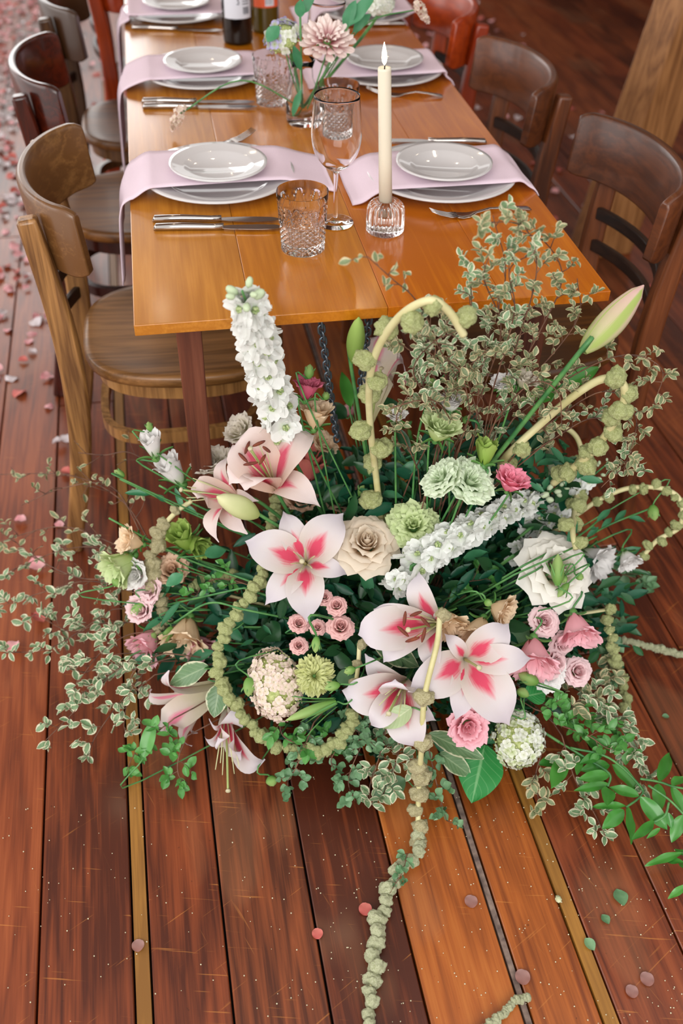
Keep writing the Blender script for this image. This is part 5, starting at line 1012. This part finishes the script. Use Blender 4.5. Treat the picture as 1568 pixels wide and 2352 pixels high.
# single larger leaves ---------------------------------------------------------------------
for a in ((1112, 1712, 1085, 1842, 105, M_BROAD, 'broad bright green veined leaf below the greenish hydrangea', .07, .05), (1205, 1600, 1255, 1588, 55, M_BROAD, 'rounded green veined leaf right of the white lily', .17, .16), (985, 1685, 1115, 1742, 50, M_VARL, 'long grey-green cream-edged leaf under the pink cupped bloom', .13, .1), (1010, 1730, 1085, 1782, 48, M_VARL, 'long cream-edged leaf below, nearest the broad veined leaf', .1, .06), (860, 1478, 965, 1530, 60, M_VARL, 'cream-edged leaf behind the lily with brown anthers', .26, .23), (860, 1545, 915, 1500, 34, M_VARL, 'dark cream-edged leaf beneath the brown-anther lily', .24, .23), (478, 1530, 385, 1572, 54, M_VARL, 'grey-green wavy leaf above the side-view lily', .17, .13), (505, 1570, 490, 1650, 52, M_VARL, 'grey-green leaf between the two lower left lilies', .16, .12), (945, 1625, 878, 1672, 48, M_PALE, 'pale yellow-green leaf lying across the lower centre lily', .24, .22), (772, 1560, 822, 1555, 42, M_SAGE, 'green oval leaf right of the carnation', .22, .21),
          (1290, 885, 1190, 918, 62, M_GLOSS, 'glossy dark leaf on the lily bud stem, left', .52, .5), (1295, 890, 1378, 838, 40, M_GLOSS, 'glossy dark leaf on the lily bud stem, right', .53, .56), (795, 960, 750, 925, 40, M_DARK, 'dark green leaf left of the lily bud stem', .42, .44), (805, 935, 785, 850, 30, M_GLOSS, 'small green leaf on the upright bud stem', .48, .52), (850, 925, 925, 935, 40, M_DARK, 'dark green leaf right behind the pale stem', .43, .43), (770, 1075, 745, 1010, 48, M_TEAL, 'teal leaf right of small peach bloom', .36, .38), (790, 1100, 750, 1075, 48, M_TEAL, 'teal leaf below the other teal leaf', .34, .34), (600, 1440, 640, 1470, 62, M_DARK, 'broad dark leaf inside the green loop', .2, .22), (560, 1430, 590, 1395, 50, M_TEAL, 'teal leaf inside the green loop, upper', .22, .24), (930, 1790, 855, 1835, 55, M_SAGE, 'pale grey-green leaf lying on the floor below centre', .03, .012), (1175, 1480, 1215, 1440, 44, M_SAGE, 'grey-green leaf between peach and blush blooms', .24, .25), (1110, 1480, 1080, 1520, 40, M_GLOSS, 'green leaf behind the large white lily top', .22, .2), (420, 1320, 380, 1345, 30, M_LANCE, 'narrow green leaf left of tan strand', .26, .25), (470, 1275, 520, 1262, 34, M_LANCE, 'narrow green leaf between green bud blooms and lily', .28, .28), (330, 1740, 352, 1650, 34, M_GREEN, 'long curling green leaf hanging at lower left', .05, .1)):
    bigleaf(*a[:5], a[5], a[6], a[7], a[8])

# chains -----------------------------------------------------------------------------------
def chain(p0, p1, label):
    t = thing('chain', label, 'chain', p0); v = p1-p0; n = int(v.length/.0125); d = v.normalized()
    m = MB(); L, w = .0093, .0055
    m.tube([Vector((w*math.copysign(abs(math.cos(q))**.8, math.cos(q)), 0, L*math.copysign(abs(math.sin(q))**.7, math.sin(q)))) for q in [2*PI*k/20 for k in range(21)]], .0019, 6, cap=False); me = m.mesh('link', M_CHAIN)
    for k in range(n): put('link', me, t, Matrix.Translation(d*(k+.5)*.0125)@d.to_track_quat('Z', 'Y').to_matrix().to_4x4()@Matrix.Rotation(PI/2*(k % 2)+.5, 4, 'Z'))
chain(aty(735, 735, 1.318), aty(775, 1020, 1.36), 'grey steel chain hanging under the table, left one'); chain(aty(847, 728, 1.318), aty(826, 905, 1.37), 'grey steel chain hanging under the table, right one')

# ================================================================== VASE OF FLOWERS ON THE TABLE
vx, vy = .29, 2.06
t = thing('bud_vase', 'small clear glass vase holding the table flowers', 'vase', (vx, vy, TZ+.0005))
m = MB(); prof = [(.0005, .004), (.030, 0), (.034, .004), (.035, .02), (.034, .05), (.028, .075), (.022, .09), (.021, .11), (.026, .125)]
m.lathe(prof+[(r-.0015, z+.001) for r, z in reversed(prof) if z > .015]+[(.0005, .012)], 40); m.build('glass_body', M_GLASS, t)
VH = Vector((vx, vy, TZ+.03))
DAH = [(10, .03, .3, .75, .55, .1, .02, 1.), (12, .06, .5, .68, .5, .06, .02, .9), (14, .08, .72, .52, .45, .02, .02, .85), (14, .1, .9, .32, .42, -.02, .02, .8), (12, .1, 1.0, .08, .42, -.04, .02, .8)]
KIND['dahlia'] = DAH; M_ROSE['dahlia'] = petal_mat('dahlia', 'b42c52', 'f3e2dc', vmid=.36, transl=.25)
def vbloom(kind, mat, px, py, y, d, fc, name, lb): bloom(kind, mat, px, py, d, fc, name, lb, at=aty(px, py, y), hub=VH+Vector((rnd(-.01, .01), rnd(-.01, .01), 0)), stemr=.0018)
vbloom('dahlia', 'dahlia', 752, 88, 2.03, 128, (.1, .35, .9), 'dahlia', 'big pink and white dahlia in the glass vase')
M_HYDV = petal_mat('hydrangea_lilac', 'a9b67c', 'b2a8dc', transl=.2); HF['lilac'] = [hyd_floret(M_HYDV, 5)]
_h = HUB; HUB = VH
hydrangea(648, 82, 84, 84, 0, (-.3, .4, .8), 'lilac and green flower cluster left of the dahlia', ['lilac', 'lilac', 'lilac', 'white'], at=aty(650, 88, 2.06), n=70, fs=.009, budf=.3)
hydrangea(868, 12, 70, 60, 0, (.2, .4, .8), 'white flower head at right top behind the candle', ['white'], at=aty(868, 8, 2.25), n=70, fs=.010, budf=.1)
def plume(px, py, y, label, l):
    a = aty(px, py, y); t = thing('astilbe_plume', label, 'flower', a); m = MB(); m.tube(crom([VH-a, (VH-a)*.5+UP*.06, Vector((0, 0, 0))], 6), .0016, 6); m.build('stem', M_STEM, t)
    ax = (-(VH-a)).normalized()*.5-UP*.8; ax.normalize()
    for k in range(70):
        f = k/70; q = Vector((rnd(-1, 1), rnd(-1, 1), rnd(-1, 1))); put('floret', HF['pink'][k % 2], t, frame(q, 0, ax*(f-.3)*l+q*.010*math.sin(PI*(.15+.8*f)))@Matrix.Scale(.0045, 4))
plume(412, 262, 2.02, 'pale pink plume hanging low over the left plates on long stem', .05); plume(963, 20, 2.12, 'pale pink plume at upper right on long stem', .05)
for (a, b, c, d, y, w, lb) in ((800, 60, 860, -20, 2.03, 34, 'right, upper'), (790, 70, 815, 0, 2.04, 30, 'middle'), (690, 160, 675, 105, 2.02, 22, 'below lilac cluster'), (640, 60, 612, 95, 2.04, 34, 'left of the lilac cluster'), (690, 30, 720, -5, 2.03, 30, 'top, above lilac'), (688, 40, 690, 0, 2.03, 26, 'top left'), (810, 75, 850, 30, 2.05, 26, 'right, lower'), (672, 265, 690, 205, 2.03, 18, 'inside the vase')):
    p0, p1 = aty(a, b, y), aty(c, d, y-.01); L = (p1-p0).length; me = leaf_mesh(w*depth(p0)/F_PX/L, .2, .15, M_LANCE, a, .02, 7, 10)
    t = thing('vase_leaf', f'green leaf among the vase flowers, {lb}', 'leaf', p0); put('blade', me, t, lmat(Vector(), p1-p0, -FW+UP*.4, L)); m = MB(); m.tube([Vector(), (VH-p0)*.5-UP*.01, VH-p0], .0014, 5); m.build('stalk', M_STEM, t)
HUB = _h

# ================================================================== LOOSE PETALS AND BITS ON THE FLOOR
M_PET = [petal_mat('fallen_pink', 'd98c92', 'e8b4b6', transl=.1), petal_mat('fallen_coral', 'b85550', 'cf776c', transl=.1), petal_mat('fallen_white', 'cfc3c4', 'e2d8dc', transl=.1)]
PM = [[leaf_mesh(w, c, b, mt, s, .05, 7, 12, .56, .5) for s, (w, c, b) in enumerate(((.9, .5, .3), (1.0, -.4, -.2), (.8, .7, .2)))] for mt in M_PET]
def petal_at(x, y, s): return lmat(Vector((x, y, .004+rnd(0, .004))), Vector((rnd(-1, 1), rnd(-1, 1), rnd(0, .15))), UP+Vector((rnd(-.35, .35), rnd(-.35, .35), 0)), s)
names = ('pale pink', 'coral red', 'white'); cnt = [0, 0, 0]; k = 0
PTS = []
for i in range(2600):
    y = 1.75+4.9*random.random()**.8; x = -.36-1.5*random.random()**1.1
    dens = min(1., max(.05, (y-1.7)/1.6))*(1 if x > -1.75 else .6)
    if random.random() > dens: continue
    PTS.append((x, y))
for i in range(70): PTS.append((rnd(-.34, .6), rnd(2.0, 5.5)))
for i in range(110): PTS.append((rnd(.85, 1.9), rnd(2.0, 6.)))
for x, y in ((-.30, 1.9), (-.33, 2.05), (-.36, 2.2), (-.42, 1.75), (-.38, 1.6), (-.33, 1.72), (-.36, 1.45), (-.4, 1.35)): PTS.append((x, y))
PTS.sort(key=lambda q: q[1]); stuffm = MB()
for x, y in PTS:
    c = random.choices((0, 1, 2), (.55, .2, .25))[0]; s = rnd(.022, .04); M = petal_at(x, y, s)
    if cnt[c] < (120, 80, 60)[c]:
        o = put('fallen_petal', random.choice(PM[c]), None, M); tag(o, f'{names[c]} flower petal lying loose on the floorboards', 'petal', f'{names[c]} petals scattered on the floor'); cnt[c] += 1
    else:
        stuffm.k = c; me = random.choice(PM[c]); b = len(stuffm.v)
        stuffm.add([M@v.co for v in me.vertices], [tuple(p.vertices) for p in me.polygons], [(.5, .6)]*len(me.vertices))
tag(stuffm.build('petal_litter', M_PET), 'thick litter of pink petals on the floor farther off at left', 'petals', None, 'stuff')
M_CLEAR = petal_mat('dry_petal', '9a6a60', 'b08a84', transl=.3)
for px, py, s, c, lb in ((837, 2103, .022, 1, 'red petal with white sheen left of the trailing strand'), (727, 2157, .018, 1, 'small red petal standing in the floor gap near the bottom'), (313, 2186, .020, 0, 'round lilac petal on the narrow ochre board'), (1081, 2085, .022, 0, 'round dull pink petal on the orange board'), (1200, 2262, .024, 2, 'slim pale petal right of the grey filler strip'), (1487, 2265, .022, 2, 'round pale petal at the lower right'), (1452, 2292, .02, 2, 'curled pale petal beside the round one at lower right'), (152, 840, .034, 0, 'large pink petal beside the oak chair leg'), (62, 790, .03, 0, 'pink petal at far left beside the boards gap')):
    o = put('fallen_petal', leaf_mesh(.95 if s < .03 else .8, .18, .1, (M_CLEAR, M_PET[1], M_CLEAR)[c] if s < .03 else M_PET[c], 3, .03, 9, 14, .5, .45), None, lmat(atz(px, py, .003), Vector((.3, 1, .02)), UP, s)); tag(o, lb, 'petal', 'single petals on the near floor')
for px, py, dx, dy, s, lb in ((1432, 2080, 0, -1, .03, 'fallen green leaf on the dark board at lower right'), (1343, 2155, .4, 1, .022, 'fallen round green leaf at the ochre edge'), (1398, 2122, -.3, -1, .018, 'small olive leaf on the dark board at lower right'), (1520, 1645, 1, .2, .014, 'tiny pale green bit on the floor at right')):
    o = put('fallen_leaf', L_SAGE[0], None, lmat(atz(px, py, .004), Vector((dx, -dy, .02)), UP, s)); tag(o, lb, 'leaf')
m = MB(); p = atz(1282, 2065, .006); blob(m, (0, 0, 0), (.005, .006, .005), 3, lambda p: 1+.3*mnoise.noise(p*3)); tag(m.build('fallen_floret', M_AMA['pale'], None, M=Matrix.Translation(p)), 'tiny pale green crumb of bead flower on the ochre edge', 'flower bit')
m = MB()
for k in range(420):
    p = atz(rnd(700, 1568), rnd(1750, 2360), .0012) if k % 4 else atz(rnd(0, 700), rnd(1850, 2352), .0012)
    blob(m, p, rnd(.0006, .0013), 1)
tag(m.build('pollen_crumbs', plain('crumb', 'cfc8a8', .8)), 'tiny pale crumbs fallen on the floorboards around the strand', 'crumbs', None, 'stuff')
